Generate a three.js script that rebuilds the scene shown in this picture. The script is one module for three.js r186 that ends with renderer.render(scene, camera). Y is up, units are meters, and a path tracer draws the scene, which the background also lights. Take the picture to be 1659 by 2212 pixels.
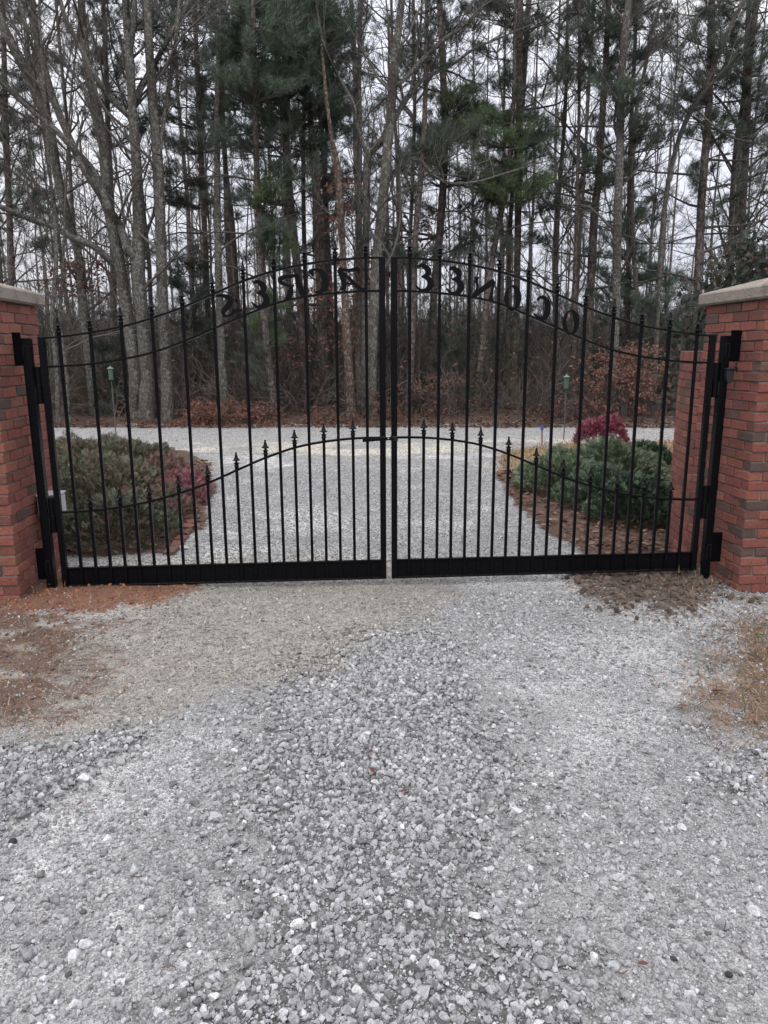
import * as THREE from 'three';
import { mergeGeometries } from 'three/addons/utils/BufferGeometryUtils.js';

// ---------- camera, sky, sun, exposure ----------
const scene = new THREE.Scene();
const camera = new THREE.PerspectiveCamera(69.667, 0.75, 0.05, 400);
camera.rotation.order = 'YXZ';
camera.position.set(-0.3816, 1.5656, 4.7748);
camera.rotation.set(THREE.MathUtils.degToRad(-12.3135), THREE.MathUtils.degToRad(-4.1946), THREE.MathUtils.degToRad(-0.2872));
camera.updateMatrixWorld(true);

const renderer = new THREE.WebGLRenderer({ antialias: true });
renderer.toneMapping = THREE.LinearToneMapping;
renderer.toneMappingExposure = 1.65;
renderer.shadowMap.enabled = true;
renderer.shadowMap.type = THREE.PCFSoftShadowMap;

// ---------- noise and random ----------
function rng(seed) { let a = seed >>> 0; return () => { a = (a + 0x6D2B79F5) >>> 0; let t = a; t = Math.imul(t ^ (t >>> 15), t | 1); t ^= t + Math.imul(t ^ (t >>> 7), t | 61); return ((t ^ (t >>> 14)) >>> 0) / 4294967296; }; }
const hash = (x, y, s = 0) => { let h = Math.imul(x, 374761393) + Math.imul(y, 668265263) + Math.imul(s, 974711); h = Math.imul(h ^ (h >>> 13), 1274126177); return ((h ^ (h >>> 16)) >>> 0) / 4294967296; };
function vnoise(x, y, s = 0, per = 0) {
  const xi = Math.floor(x), yi = Math.floor(y), fx = x - xi, fy = y - yi, u = fx * fx * (3 - 2 * fx), v = fy * fy * (3 - 2 * fy);
  const w = per ? (n) => ((n % per) + per) % per : (n) => n;
  const a = hash(w(xi), w(yi), s), b = hash(w(xi + 1), w(yi), s), c = hash(w(xi), w(yi + 1), s), d = hash(w(xi + 1), w(yi + 1), s);
  return a + (b - a) * u + (c - a) * v + (a - b - c + d) * u * v;
}
function fbm(x, y, o = 4, s = 0, per = 0) { let t = 0, a = 0.5, n = 0; for (let i = 0; i < o; i++) { t += a * vnoise(x, y, s + i, per); n += a; x *= 2; y *= 2; per *= 2; a *= 0.5; } return t / n; }
const lerp = (a, b, t) => a + (b - a) * t, clamp = (x, a = 0, b = 1) => Math.min(b, Math.max(a, x)), sstep = (a, b, x) => { const t = clamp((x - a) / (b - a)); return t * t * (3 - 2 * t); };
const mix3 = (a, b, t) => [lerp(a[0], b[0], t), lerp(a[1], b[1], t), lerp(a[2], b[2], t)];
const toS = (c) => { c = clamp(c); return 255 * (c <= 0.0031308 ? 12.92 * c : 1.055 * Math.pow(c, 1 / 2.4) - 0.055); };

// overcast sky: brighter overhead, soft cloud mottling
{
  const W = 512, Hh = 256, data = new Float32Array(W * Hh * 4);
  for (let j = 0; j < Hh; j++) for (let i = 0; i < W; i++) {
    const el = Math.PI * ((j + 0.5) / Hh - 0.5), s = Math.max(0, Math.sin(el)), az = i / W;
    const n = fbm(az * 16, (el + 2) * 5, 4, 3, 16);
    const L = (0.46 + 0.85 * s) * (0.9 + 0.2 * n), k = (j * W + i) * 4;
    const b = sstep(0.35, 0.65, n);
    data[k] = L * lerp(0.94, 1.0, b); data[k + 1] = L * lerp(0.97, 1.0, b); data[k + 2] = L * lerp(1.1, 1.03, b); data[k + 3] = 1;
  }
  const t = new THREE.DataTexture(data, W, Hh, THREE.RGBAFormat, THREE.FloatType);
  t.mapping = THREE.EquirectangularReflectionMapping; t.magFilter = THREE.LinearFilter; t.minFilter = THREE.LinearFilter; t.wrapS = THREE.RepeatWrapping; t.needsUpdate = true;
  scene.background = t; scene.environment = t;
  scene.backgroundIntensity = 1.0; scene.environmentIntensity = 1.0;
}
const sun = new THREE.DirectionalLight(0xfff6ea, 0.8);
sun.position.set(-8, 30, 14); sun.target.position.set(0, 0, -4);
sun.castShadow = true; sun.shadow.radius = 34; sun.shadow.mapSize.set(2048, 2048);
Object.assign(sun.shadow.camera, { left: -30, right: 30, top: 30, bottom: -30, near: 1, far: 90 });
scene.add(sun, sun.target);

// ---------- helpers ----------
const FPX = 1589.343;
function ray(x, y) { return new THREE.Vector3((x - 829.5) / FPX, -(y - 1106) / FPX, -1).applyQuaternion(camera.quaternion); }
const V = (x, y, z) => new THREE.Vector3(x, y, z);
function atZ(x, y, z) { const d = ray(x, y); return camera.position.clone().addScaledVector(d, (z - camera.position.z) / d.z); }   // point at depth z
const counts = {};
function numbered(n) { const k = counts[n] = (counts[n] ?? -1) + 1; return k ? n + '_' + String(k).padStart(3, '0') : n; }
function tag(o, label, category, group, kind) { if (label) o.userData.label = label; if (category) o.userData.category = category; if (group) o.userData.group = group; if (kind) o.userData.kind = kind; return o; }
function thing(name, label, category, pos = [0, 0, 0], group) { const g = new THREE.Group(); g.name = numbered(name); g.position.set(...pos); scene.add(g); return tag(g, label, category, group); }
function mesh(name, geo, mat, parent = scene) { const m = new THREE.Mesh(geo, mat); m.name = numbered(name); m.castShadow = m.receiveShadow = true; parent.add(m); return m; }
function copies(name, geo, mat, list, parent = scene) {       // list of {p, q, s, c}
  const im = new THREE.InstancedMesh(geo, mat, list.length), M = new THREE.Matrix4(), S = new THREE.Vector3();
  list.forEach((it, i) => { typeof it.s === 'number' ? S.set(it.s, it.s, it.s) : S.copy(it.s); M.compose(it.p, it.q, S); im.setMatrixAt(i, M); if (it.c) im.setColorAt(i, it.c); });
  im.name = numbered(name); im.castShadow = im.receiveShadow = true; im.userData.kind = 'stuff'; parent.add(im); return im;
}
class MB {                                                     // collects tubes, quads and boxes into one geometry
  constructor() { this.p = []; this.n = []; this.u = []; this.i = []; }
  v(x, y, z, nx, ny, nz, u = 0, w = 0) { this.p.push(x, y, z); this.n.push(nx, ny, nz); this.u.push(u, w); return this.p.length / 3 - 1; }
  tri(a, b, c) { const n = new THREE.Vector3().crossVectors(b.clone().sub(a), c.clone().sub(a)).normalize(); const k = this.v(...a, ...n, 0, 0); this.v(...b, ...n, 1, 0); this.v(...c, ...n, 0.5, 1); this.i.push(k, k + 1, k + 2); }
  quad(a, b, c, d) { this.tri(a, b, c); this.tri(a, c, d); }
  tube(pts, rad, sides = 6, cap = false, lump = 0, R = null) {
    const n = pts.length, T = new THREE.Vector3(), A = new THREE.Vector3(), B = new THREE.Vector3(), first = this.p.length / 3; let len = 0;
    T.subVectors(pts[1], pts[0]).normalize(); A.set(0, 0, 1); if (Math.abs(T.z) > 0.9) A.set(1, 0, 0); A.addScaledVector(T, -A.dot(T)).normalize();
    for (let k = 0; k < n; k++) {
      T.subVectors(pts[Math.min(n - 1, k + 1)], pts[Math.max(0, k - 1)]).normalize(); A.addScaledVector(T, -A.dot(T)).normalize(); B.crossVectors(T, A);
      if (k) len += pts[k].distanceTo(pts[k - 1]);
      const r0 = rad[k];
      for (let s = 0; s <= sides; s++) {
        const a = s / sides * Math.PI * 2, c = Math.cos(a), sn = Math.sin(a), nx = A.x * c + B.x * sn, ny = A.y * c + B.y * sn, nz = A.z * c + B.z * sn;
        const r = lump ? r0 * (1 + lump * (hash(s % sides, k, R | 0) - 0.5)) : r0;
        this.v(pts[k].x + nx * r, pts[k].y + ny * r, pts[k].z + nz * r, nx, ny, nz, s / sides * 6.28 * Math.max(r0, 0.02), len);
      }
    }
    const st = sides + 1;
    for (let k = 0; k < n - 1; k++) for (let s = 0; s < sides; s++) { const a = first + k * st + s; this.i.push(a, a + 1, a + st, a + 1, a + st + 1, a + st); }
    if (cap) for (const [e, sg] of [[0, -1], [n - 1, 1]]) {
      T.subVectors(pts[Math.min(n - 1, e + 1)], pts[Math.max(0, e - 1)]).normalize().multiplyScalar(sg);
      const c0 = this.v(...pts[e], ...T), rim = []; for (let s = 0; s <= sides; s++) { const o = (first + e * st + s) * 3; rim.push(this.v(this.p[o], this.p[o + 1], this.p[o + 2], ...T)); }
      for (let s = 0; s < sides; s++) sg > 0 ? this.i.push(c0, rim[s], rim[s + 1]) : this.i.push(c0, rim[s + 1], rim[s]);
    }
  }
  geo() { const g = new THREE.BufferGeometry(); g.setAttribute('position', new THREE.Float32BufferAttribute(this.p, 3)); g.setAttribute('normal', new THREE.Float32BufferAttribute(this.n, 3)); g.setAttribute('uv', new THREE.Float32BufferAttribute(this.u, 2)); g.setIndex(this.i); return g; }
}
function chamferBox(w, h, d, c = 0.004, jit = 0, R = null, uo = 0) {   // box with bevelled edges, uv in metres
  const P = {}, g = new MB();
  const key = (sx, sy, sz) => sx + ',' + sy + ',' + sz;
  for (const sx of [-1, 1]) for (const sy of [-1, 1]) for (const sz of [-1, 1]) {
    const j = () => jit ? (R() - 0.5) * 2 * jit : 0, ox = j(), oy = j(), oz = j();
    P[key(sx, sy, sz)] = [V(sx * w / 2 + ox, sy * (h / 2 - c) + oy, sz * (d / 2 - c) + oz), V(sx * (w / 2 - c) + ox, sy * h / 2 + oy, sz * (d / 2 - c) + oz), V(sx * (w / 2 - c) + ox, sy * (h / 2 - c) + oy, sz * d / 2 + oz)];
  }
  const ctr = V(0, 0, 0), poly = (...q) => { for (let k = 1; k < q.length - 1; k++) { let a = q[0], b = q[k], e = q[k + 1]; const n = b.clone().sub(a).cross(e.clone().sub(a)), m = a.clone().add(b).add(e); if (n.dot(m) < 0) [b, e] = [e, b]; g.tri(a, b, e); } };
  for (const s of [-1, 1]) {
    poly(P[key(s, -1, -1)][0], P[key(s, 1, -1)][0], P[key(s, 1, 1)][0], P[key(s, -1, 1)][0]);
    poly(P[key(-1, s, -1)][1], P[key(1, s, -1)][1], P[key(1, s, 1)][1], P[key(-1, s, 1)][1]);
    poly(P[key(-1, -1, s)][2], P[key(1, -1, s)][2], P[key(1, 1, s)][2], P[key(-1, 1, s)][2]);
    for (const t of [-1, 1]) {
      poly(P[key(s, t, -1)][0], P[key(s, t, 1)][0], P[key(s, t, 1)][1], P[key(s, t, -1)][1]);
      poly(P[key(s, -1, t)][0], P[key(s, 1, t)][0], P[key(s, 1, t)][2], P[key(s, -1, t)][2]);
      poly(P[key(-1, s, t)][1], P[key(1, s, t)][1], P[key(1, s, t)][2], P[key(-1, s, t)][2]);
      for (const q of [-1, 1]) poly(P[key(s, t, q)][0], P[key(s, t, q)][1], P[key(s, t, q)][2]);
    }
  }
  for (let k = 0; k < g.p.length / 3; k++) {
    const ax = Math.abs(g.n[k * 3]), ay = Math.abs(g.n[k * 3 + 1]), az = Math.abs(g.n[k * 3 + 2]), x = g.p[k * 3], y = g.p[k * 3 + 1], z = g.p[k * 3 + 2];
    const [u, v] = ax > ay && ax > az ? [z, y] : ay > az ? [x, z] : [x, y]; g.u[k * 2] = u + uo; g.u[k * 2 + 1] = v + uo * 0.37;
  }
  return g.geo();
}
const box = (w, h, d, x, y, z, c = 0.002) => chamferBox(w, h, d, c).translate(x, y, z);
const q0 = new THREE.Quaternion();
const eul = (x, y, z) => new THREE.Quaternion().setFromEuler(new THREE.Euler(x, y, z));

// ---------- textures ----------
function tex(w, h, fn, srgb = true, rep = 1) {
  const d = new Uint8Array(w * h * 4);
  for (let j = 0; j < h; j++) for (let i = 0; i < w; i++) { const c = fn(i, j), k = (j * w + i) * 4; if (srgb) { d[k] = toS(c[0]); d[k + 1] = toS(c[1]); d[k + 2] = toS(c[2]); } else d[k] = d[k + 1] = d[k + 2] = 255 * clamp(c); d[k + 3] = 255; }
  const t = new THREE.DataTexture(d, w, h); t.magFilter = THREE.LinearFilter; t.minFilter = THREE.LinearMipmapLinearFilter; t.generateMipmaps = true; t.wrapS = t.wrapT = THREE.RepeatWrapping; t.colorSpace = srgb ? THREE.SRGBColorSpace : THREE.NoColorSpace; t.repeat.set(rep, rep); t.needsUpdate = true; return t;
}
const MS = (o) => new THREE.MeshStandardMaterial(o);
// bark of hardwoods: grey ridges with pale lichen blotches
function barkTextures(kind, seed) {
  const N = 512, hgt = (i, j) => {
    const x = i / N, y = j / N;
    const wv = fbm(x * 8, y * 8, 3, seed, 8) * 0.9;
    if (kind === 'pine') { const r = Math.abs(fbm(x * 14 + wv, y * 7, 3, seed + 5, 7) - 0.5) * 2; return clamp(r * 2.2) * 0.8 + 0.2 * vnoise(x * 128, y * 128, seed, 128); }
    const r = Math.abs(fbm(x * 24 + wv * 2, y * 8, 3, seed + 5, 8) - 0.5) * 2; return clamp(r * 1.9) * 0.75 + 0.25 * vnoise(x * 128, y * 128, seed, 128);
  };
  const map = tex(N, N, (i, j) => {
    const x = i / N, y = j / N, h = hgt(i, j), g = 0.7 + 0.6 * vnoise(x * 256, y * 256, seed + 9, 256), l = fbm(x * 22, y * 22, 5, seed + 20, 22) * 0.7 + 0.3 * fbm(x * 4, y * 4, 3, seed + 28, 4);
    let c;
    if (kind === 'pine') { c = mix3([0.042, 0.034, 0.031], [0.155, 0.126, 0.115], h); c = mix3(c, [0.16, 0.16, 0.145], 0.6 * sstep(0.55, 0.66, l)); }
    else if (kind === 'snag') { c = mix3([0.05, 0.037, 0.03], [0.23, 0.185, 0.15], sstep(0.1, 0.9, h)); c = mix3(c, [0.1, 0.05, 0.035], 0.8 * sstep(0.5, 0.62, l)); }
    else { c = mix3([0.048, 0.043, 0.04], [0.15, 0.138, 0.127], h); c = mix3(c, [0.23, 0.235, 0.22], 0.75 * sstep(0.5, 0.64, l)); c = mix3(c, [0.13, 0.138, 0.1], 0.4 * sstep(0.55, 0.68, fbm(x * 10, y * 10, 4, seed + 40, 10))); }
    return [c[0] * g, c[1] * g, c[2] * g];
  }, true, 1.1);
  const bump = tex(N, N, hgt, false, 1.1);
  return MS({ map, bumpMap: bump, bumpScale: 0.03, roughness: 0.95 });
}
const M = {};
M.oak = barkTextures('oak', 11); M.pine = barkTextures('pine', 23); M.snag = barkTextures('snag', 37);
M.twig = MS({ color: new THREE.Color().setRGB(0.085, 0.076, 0.069), roughness: 0.95 });
M.twigPale = MS({ color: new THREE.Color().setRGB(0.12, 0.115, 0.105), roughness: 0.95 });
M.leaf = MS({ color: 0xffffff, roughness: 0.8, side: THREE.DoubleSide });
M.gloss = MS({ color: 0xffffff, roughness: 0.42, side: THREE.DoubleSide });
M.needle = MS({ color: 0xffffff, roughness: 0.7, side: THREE.DoubleSide });
M.steel = new THREE.MeshPhysicalMaterial({ color: new THREE.Color().setRGB(0.004, 0.0042, 0.0055), roughness: 0.32, specularIntensity: 0.22, roughnessMap: tex(128, 128, (i, j) => 0.55 + 0.45 * fbm(i / 16, j / 4, 4, 5, 8), false, 6) });
M.steelRough = new THREE.MeshPhysicalMaterial({ color: new THREE.Color().setRGB(0.007, 0.007, 0.009), roughness: 0.5, specularIntensity: 0.5, bumpMap: tex(64, 64, (i, j) => vnoise(i / 4, j / 4, 2, 16), false, 8), bumpScale: 0.004 });
M.plasticGrey = MS({ color: new THREE.Color().setRGB(0.42, 0.42, 0.43), roughness: 0.55 });
M.plasticBlack = MS({ color: new THREE.Color().setRGB(0.02, 0.02, 0.022), roughness: 0.5 });
const grain = tex(256, 256, (i, j) => { const n = 0.62 + 0.42 * fbm(i / 8, j / 8, 4, 7, 32) + 0.22 * (hash(i, j, 3) - 0.5) + 0.3 * sstep(0.62, 0.75, fbm(i / 16, j / 16, 3, 90, 16)), s = sstep(0.66, 0.8, fbm(i / 10, j / 22, 3, 50, 64)); return mix3([n, n, n], [0.45, 0.45, 0.48], s * 0.6); }, true, 5);
const grainB = tex(256, 256, (i, j) => fbm(i / 6, j / 14, 4, 7, 64) * 0.7 + 0.3 * hash(i >> 1, j >> 1, 5), false, 5);
const brickCols = [[0.28, 0.093, 0.07], [0.25, 0.079, 0.062], [0.215, 0.075, 0.058], [0.3, 0.11, 0.078], [0.185, 0.072, 0.056], [0.26, 0.108, 0.073], [0.14, 0.078, 0.062], [0.105, 0.068, 0.058]];
M.brick = brickCols.map((c) => MS({ color: new THREE.Color().setRGB(...c), map: grain, bumpMap: grainB, bumpScale: 0.006, roughness: 0.9 }));
M.mortar = MS({ map: tex(256, 256, (i, j) => { const n = 0.8 + 0.35 * (hash(i, j) - 0.5) + 0.4 * (fbm(i / 16, j / 16, 3, 4, 16) - 0.5); return [0.27 * n, 0.235 * n, 0.205 * n]; }, true, 3), bumpMap: grainB, bumpScale: 0.006, roughness: 0.95 });
M.concrete = MS({ map: tex(512, 512, (i, j) => { const x = i / 512, y = j / 512, n = 0.78 + 0.35 * fbm(x * 8, y * 8, 5, 61, 8) + 0.12 * (hash(i, j, 2) - 0.5), st = sstep(0.52, 0.7, fbm(x * 6, y * 3, 4, 70, 3)); return mix3([0.25 * n, 0.218 * n, 0.18 * n], [0.14 * n, 0.122 * n, 0.104 * n], st * 0.75); }, true, 1.5), bumpMap: tex(256, 256, (i, j) => fbm(i / 8, j / 8, 4, 8, 32), false, 3), bumpScale: 0.006, roughness: 0.92 });
const speck = tex(256, 256, (i, j) => { const n = 0.68 + 0.7 * (hash(i >> 2, j >> 2, 8) - 0.5) + 1.1 * (fbm(i / 16, j / 5, 4, 31, 16) - 0.5) + 0.5 * (fbm(i / 32, j / 32, 3, 12, 8) - 0.5); return [n, n, n * 1.01]; }, true, 2);
M.stone = MS({ color: 0xffffff, map: speck, roughness: 0.88, flatShading: true });

// ---------- ground ----------
function zone(pts, soft, warp, seed) {                         // 1 inside an outline on the ground, 0 outside, ragged edge
  let x0 = 1e9, x1 = -1e9, z0 = 1e9, z1 = -1e9; for (const [x, z] of pts) { x0 = Math.min(x0, x); x1 = Math.max(x1, x); z0 = Math.min(z0, z); z1 = Math.max(z1, z); }
  const m = soft + warp;
  return (x, z) => {
    if (x < x0 - m || x > x1 + m || z < z0 - m || z > z1 + m) return 0;
    x += warp * 2 * (fbm(x * 2.3, z * 2.3, 4, seed) - 0.5); z += warp * 2 * (fbm(x * 2.3 + 40, z * 2.3, 4, seed + 7) - 0.5);
    let d = 1e9, inside = false;
    for (let i = 0, j = pts.length - 1; i < pts.length; j = i++) {
      const [ax, az] = pts[j], [bx, bz] = pts[i], ex = bx - ax, ez = bz - az, t = clamp(((x - ax) * ex + (z - az) * ez) / (ex * ex + ez * ez)), dx = x - ax - ex * t, dz = z - az - ez * t;
      d = Math.min(d, dx * dx + dz * dz); if ((az > z) !== (bz > z) && x < ex * (z - az) / ez + ax) inside = !inside;
    }
    d = Math.sqrt(d) * (inside ? 1 : -1); const e = sstep(-soft, soft, d); return e <= 0 || e >= 1 ? e : sstep(0.12, 0.88, e + 0.4 * (vnoise(x * 9, z * 9, seed + 3) - 0.5) + 0.5 * (vnoise(x * 34, z * 34, seed + 4) - 0.5) + 0.35 * (vnoise(x * 90, z * 90, seed + 5) - 0.5));
  };
}
const Z = {
  clay: zone([[-2.9, -0.35], [-2.27, -0.45], [-1.25, -0.3], [-1.3, 0.14], [-1.7, 0.46], [-2.3, 0.5], [-2.9, 0.4]], 0.22, 0.16, 1),
  dirtL: zone([[-3.6, 0.2], [-2.3, 0.25], [-1.9, 0.38], [-1.5, 0.66], [-1.62, 1.0], [-1.55, 1.5], [-1.7, 1.85], [-3.6, 1.95]], 0.3, 0.25, 2),
  damp: zone([[-3, 0.9], [-1.65, 0.9], [-1.15, 1.2], [-1.3, 1.6], [-3, 1.8]], 0.2, 0.25, 3),
  beige: zone([[-2.4, -0.6], [0.3, -0.6], [0.45, 0.3], [-0.1, 0.9], [-0.6, 1.5], [-1.3, 1.95], [-3, 2.0], [-3, 0.9], [-1.6, 0.5]], 0.3, 0.25, 4),
  dirtR: zone([[1.3, -0.3], [2.7, -0.4], [2.4, 0.2], [1.95, 0.66], [1.55, 0.7], [1.28, 0.4]], 0.24, 0.2, 5),
  straw: zone([[2.7, 0.55], [2.32, 0.6], [2.0, 0.75], [1.62, 1.3], [1.36, 1.62], [1.32, 2.0], [1.5, 2.35], [3.6, 2.5], [3.6, 0.6]], 0.34, 0.25, 6),
  mound: zone([[-0.05, 0.85], [0.26, 1.09], [0.3, 1.64], [0.2, 2.38], [0.05, 2.86], [0.16, 3.21], [0.1, 3.9], [-0.75, 3.9], [-0.72, 3.14], [-0.66, 2.81], [-0.7, 2.31], [-0.63, 1.83], [-0.46, 1.32]], 0.32, 0.16, 8),
  heap: zone([[-3, 2.15], [-1.49, 1.98], [-1.26, 1.9], [-1.12, 2.08], [-1.27, 2.23], [-1.34, 2.37], [-1.41, 2.55], [-3, 2.8]], 0.1, 0.1, 9),
  heapR: zone([[2.6, 2.1], [1.36, 2.15], [1.1, 2.25], [0.93, 2.45], [1.1, 2.63], [2.6, 2.8]], 0.15, 0.12, 10),
  track: zone([[-1.3, 1.95], [-0.75, 1.9], [-0.85, 3.9], [-2.2, 3.9], [-1.35, 2.6], [-1.1, 2.15]], 0.18, 0.18, 21),
  sand: zone([[-7, -8.6], [-5, -8.5], [-2.5, -8.5], [0.5, -7.9], [2.8, -8.3], [5, -8.4], [5, -7.7], [2.6, -7.3], [0.5, -6.4], [-2.5, -7.4], [-7, -7.6]], 0.35, 0.35, 11),
  bedL: zone([[-5, -0.75], [-1.68, -0.78], [-1.5, -1.87], [-1.72, -3.73], [-2.15, -5.96], [-2.7, -7.4], [-4.2, -7.9], [-9, -7.6], [-9, -0.75]], 0.07, 0.08, 12),
  bedR: zone([[2.6, -0.6], [1.62, -0.62], [1.5, -1.57], [1.62, -3.67], [2.0, -5.49], [2.5, -6.8], [4, -7.6], [9, -7.9], [9, -0.6]], 0.07, 0.1, 13),
  lawn: zone([[1.9, -4.9], [2.5, -6.9], [4, -7.6], [9, -7.9], [9, -4.2], [4.2, -4.6]], 0.25, 0.2, 14),
  lawnL: zone([[-3.7, -6.2], [-3.2, -7.5], [-4.2, -7.9], [-9, -7.6], [-9, -6.2]], 0.2, 0.2, 15),
};
const edgeZ = (x) => -10.95 + 0.123 * clamp(x, -9, 9);
function H(x, z) {
  let h = (0.008 - 0.02 * clamp(x, -3, 3)) * sstep(-7, -2.5, z);
  if (z > -3 && z < 5) h += 0.022 * Z.mound(x, z) + 0.03 * Z.heap(x, z) + 0.02 * Z.heapR(x, z) + 0.045 * Z.dirtR(x, z) * (0.4 + fbm(x * 5, z * 5, 3, 80)) + 0.03 * Z.clay(x, z) * fbm(x * 4, z * 4, 3, 81) + 0.03 * Z.straw(x, z);
  h += 0.028 * (fbm(x * 1.2, z * 1.2, 3, 82) - 0.5) + (z > -2 ? 0.012 * (fbm(x * 9, z * 9, 3, 83) - 0.5) : 0);
  h += 0.12 * sstep(0, -1.2, z - edgeZ(x));
  return h;
}
const colA = { gravel: [0.35, 0.344, 0.335], beige: [0.3, 0.275, 0.235], clay: [0.17, 0.078, 0.045], dirt: [0.105, 0.06, 0.043], damp: [0.17, 0.147, 0.13], dirtR: [0.085, 0.063, 0.05], straw: [0.15, 0.1, 0.07], bed: [0.075, 0.045, 0.032], sand: [0.5, 0.455, 0.375], road: [0.31, 0.305, 0.295], lawn: [0.24, 0.17, 0.095], forest: [0.07, 0.042, 0.03] };
function groundColour(x, z, i, j) {
  const n1 = fbm(x * 1.6, z * 1.6, 4, 101), n2 = fbm(x * 6, z * 6, 3, 111), n3 = fbm(x * 24, z * 24, 2, 121);
  let c = [...colA.gravel];
  const pale = Math.max(sstep(0.5, 0.72, n1), z > -1 ? Z.track(x, z) * sstep(0.3, 0.6, n2) : 0), k = 0.74 + 0.46 * pale + 0.34 * (n2 - 0.5); c = c.map((v) => v * k);
  if (z > -2) {
    c = mix3(c, colA.beige, 0.9 * Z.beige(x, z) * (0.55 + 0.7 * n2)); c = mix3(c, colA.damp, 0.7 * Z.damp(x, z) * sstep(0.35, 0.6, n2));
    c = mix3(c, colA.dirt, 0.95 * Z.dirtL(x, z) * sstep(0.15, 0.45, n2)); c = mix3(c, colA.clay, Z.clay(x, z) * 0.97); c = mix3(c, colA.dirtR, Z.dirtR(x, z)); c = mix3(c, colA.straw, Z.straw(x, z) * sstep(0.22, 0.45, n2 * 0.6 + n3 * 0.4));
    c = mix3(c, [0.09, 0.088, 0.085], 0.85 * Math.max(Z.mound(x, z), Z.heap(x, z), Z.heapR(x, z)));
  }
  if (z < -5) { c = mix3(c, colA.road, sstep(-7.4, -8.6, z + 0.6 * (n1 - 0.5))); c = mix3(c, colA.sand, 0.85 * Z.sand(x, z) * sstep(0.3, 0.6, n1)); }
  if (z < -0.3) { c = mix3(c, colA.bed, Z.bedL(x, z)); c = mix3(c, colA.bed, Z.bedR(x, z)); c = mix3(c, colA.lawn, Z.lawn(x, z)); c = mix3(c, colA.lawn, Z.lawnL(x, z)); }
  c = mix3(c, colA.forest, sstep(0.15, -0.2, z - edgeZ(x) + 1.0 * (n2 - 0.5) + 0.9 * (n1 - 0.5)));
  const g = 1 + 0.75 * (hash(i, j, 4) - 0.5) + 0.5 * (hash(i >> 1, j >> 1, 6) - 0.5) + 0.5 * (n3 - 0.5);
  return [c[0] * g, c[1] * g, c[2] * g];
}
function sheet(name, x0, x1, z0, z1, nx, nz, tw, th, bumpRep, dy = 0) {
  const g = new THREE.PlaneGeometry(1, 1, nx, nz), p = g.attributes.position;
  for (let k = 0; k < p.count; k++) { const x = lerp(x0, x1, p.getX(k) + 0.5), z = lerp(z1, z0, p.getY(k) + 0.5); p.setXYZ(k, x, H(x, z) + dy, z); }
  g.computeVertexNormals();
  const map = tex(tw, th, (i, j) => groundColour(lerp(x0, x1, (i + 0.5) / tw), lerp(z1, z0, (j + 0.5) / th), i, j));
  map.wrapS = map.wrapT = THREE.ClampToEdgeWrapping;
  const b = tex(512, 512, (i, j) => 0.5 * fbm(i / 8, j / 8, 3, 6, 64) + 0.5 * vnoise(i / 3.2, j / 3.2, 9, 160), false); b.repeat.set((x1 - x0) * bumpRep, (z1 - z0) * bumpRep);
  return tag(mesh(name, g, MS({ map, bumpMap: b, bumpScale: 0.012, roughness: 0.95 })), null, null, null, 'structure');
}
tag(sheet('gravel_driveway', -3.7, 3.7, -0.5, 5.6, 220, 180, 2048, 1690, 1.6), 'pale gravel driveway apron in front of the closed gate', null);
tag(sheet('gravel_road', -13, 13, -14, -0.5, 220, 160, 2048, 1080, 0.8), 'pale gravel lane and drive beyond the gate with planted beds at each side', null);
{ // forest floor and everything farther out: one broad sheet under the two above
  const g = new THREE.PlaneGeometry(240, 240, 120, 120), p = g.attributes.position;
  for (let k = 0; k < p.count; k++) { const x = p.getX(k), z = -p.getY(k) - 40; const inner = Math.abs(x) < 12 && z > -13 && z < 5; p.setXYZ(k, x, inner ? -0.4 : 0.06 + 0.5 * (fbm(x * 0.1, z * 0.1, 3, 5) - 0.5) - (z > 3 ? 0.3 : 0), z); }
  g.computeVertexNormals();
  const t = tex(512, 512, (i, j) => { const x = i / 512, y = j / 512, n = fbm(x * 16, y * 16, 4, 3, 16), g2 = 0.6 + 0.8 * hash(i >> 1, j >> 1, 2); const c = mix3([0.05, 0.032, 0.024], [0.15, 0.085, 0.055], n); return c.map((v) => v * g2); }, true, 60);
  tag(mesh('ground', g, MS({ map: t, roughness: 0.97 })), 'leaf-covered woodland floor spreading under the trees', null, null, 'structure');
}

// ---------- loose gravel, clods, straw, leaves ----------
function stoneGeo(seed, flat) {
  const R = rng(seed), g = new THREE.IcosahedronGeometry(1, 2), p = g.attributes.position, cuts = [];
  for (let k = 0; k < 10; k++) cuts.push([V(R() - 0.5, R() - 0.5, R() - 0.5).normalize(), 0.44 + 0.3 * R()]);
  const v = V(0, 0, 0), st = V(0.8 + 0.5 * R(), flat, 0.75 + 0.3 * R());
  for (let k = 0; k < p.count; k++) { v.fromBufferAttribute(p, k); for (const [n, d] of cuts) { const e = v.dot(n) - d; if (e > 0) v.addScaledVector(n, -e); } p.setXYZ(k, v.x * st.x, v.y * st.y, v.z * st.z); }
  g.computeVertexNormals(); return g;
}
const stoneGeos = [1, 2, 3, 4, 5, 6].map((s) => stoneGeo(s * 77, 0.62 + 0.06 * s));
const C3 = (r, g, b) => new THREE.Color().setRGB(r, g, b);
const view = new THREE.Vector3();
const inView = (x, z, m) => { view.set(x, 0, z).project(camera); return view.z < 1 && Math.abs(view.x) < 1 + m && view.y < 1 && view.y > -1 - m; };
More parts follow.
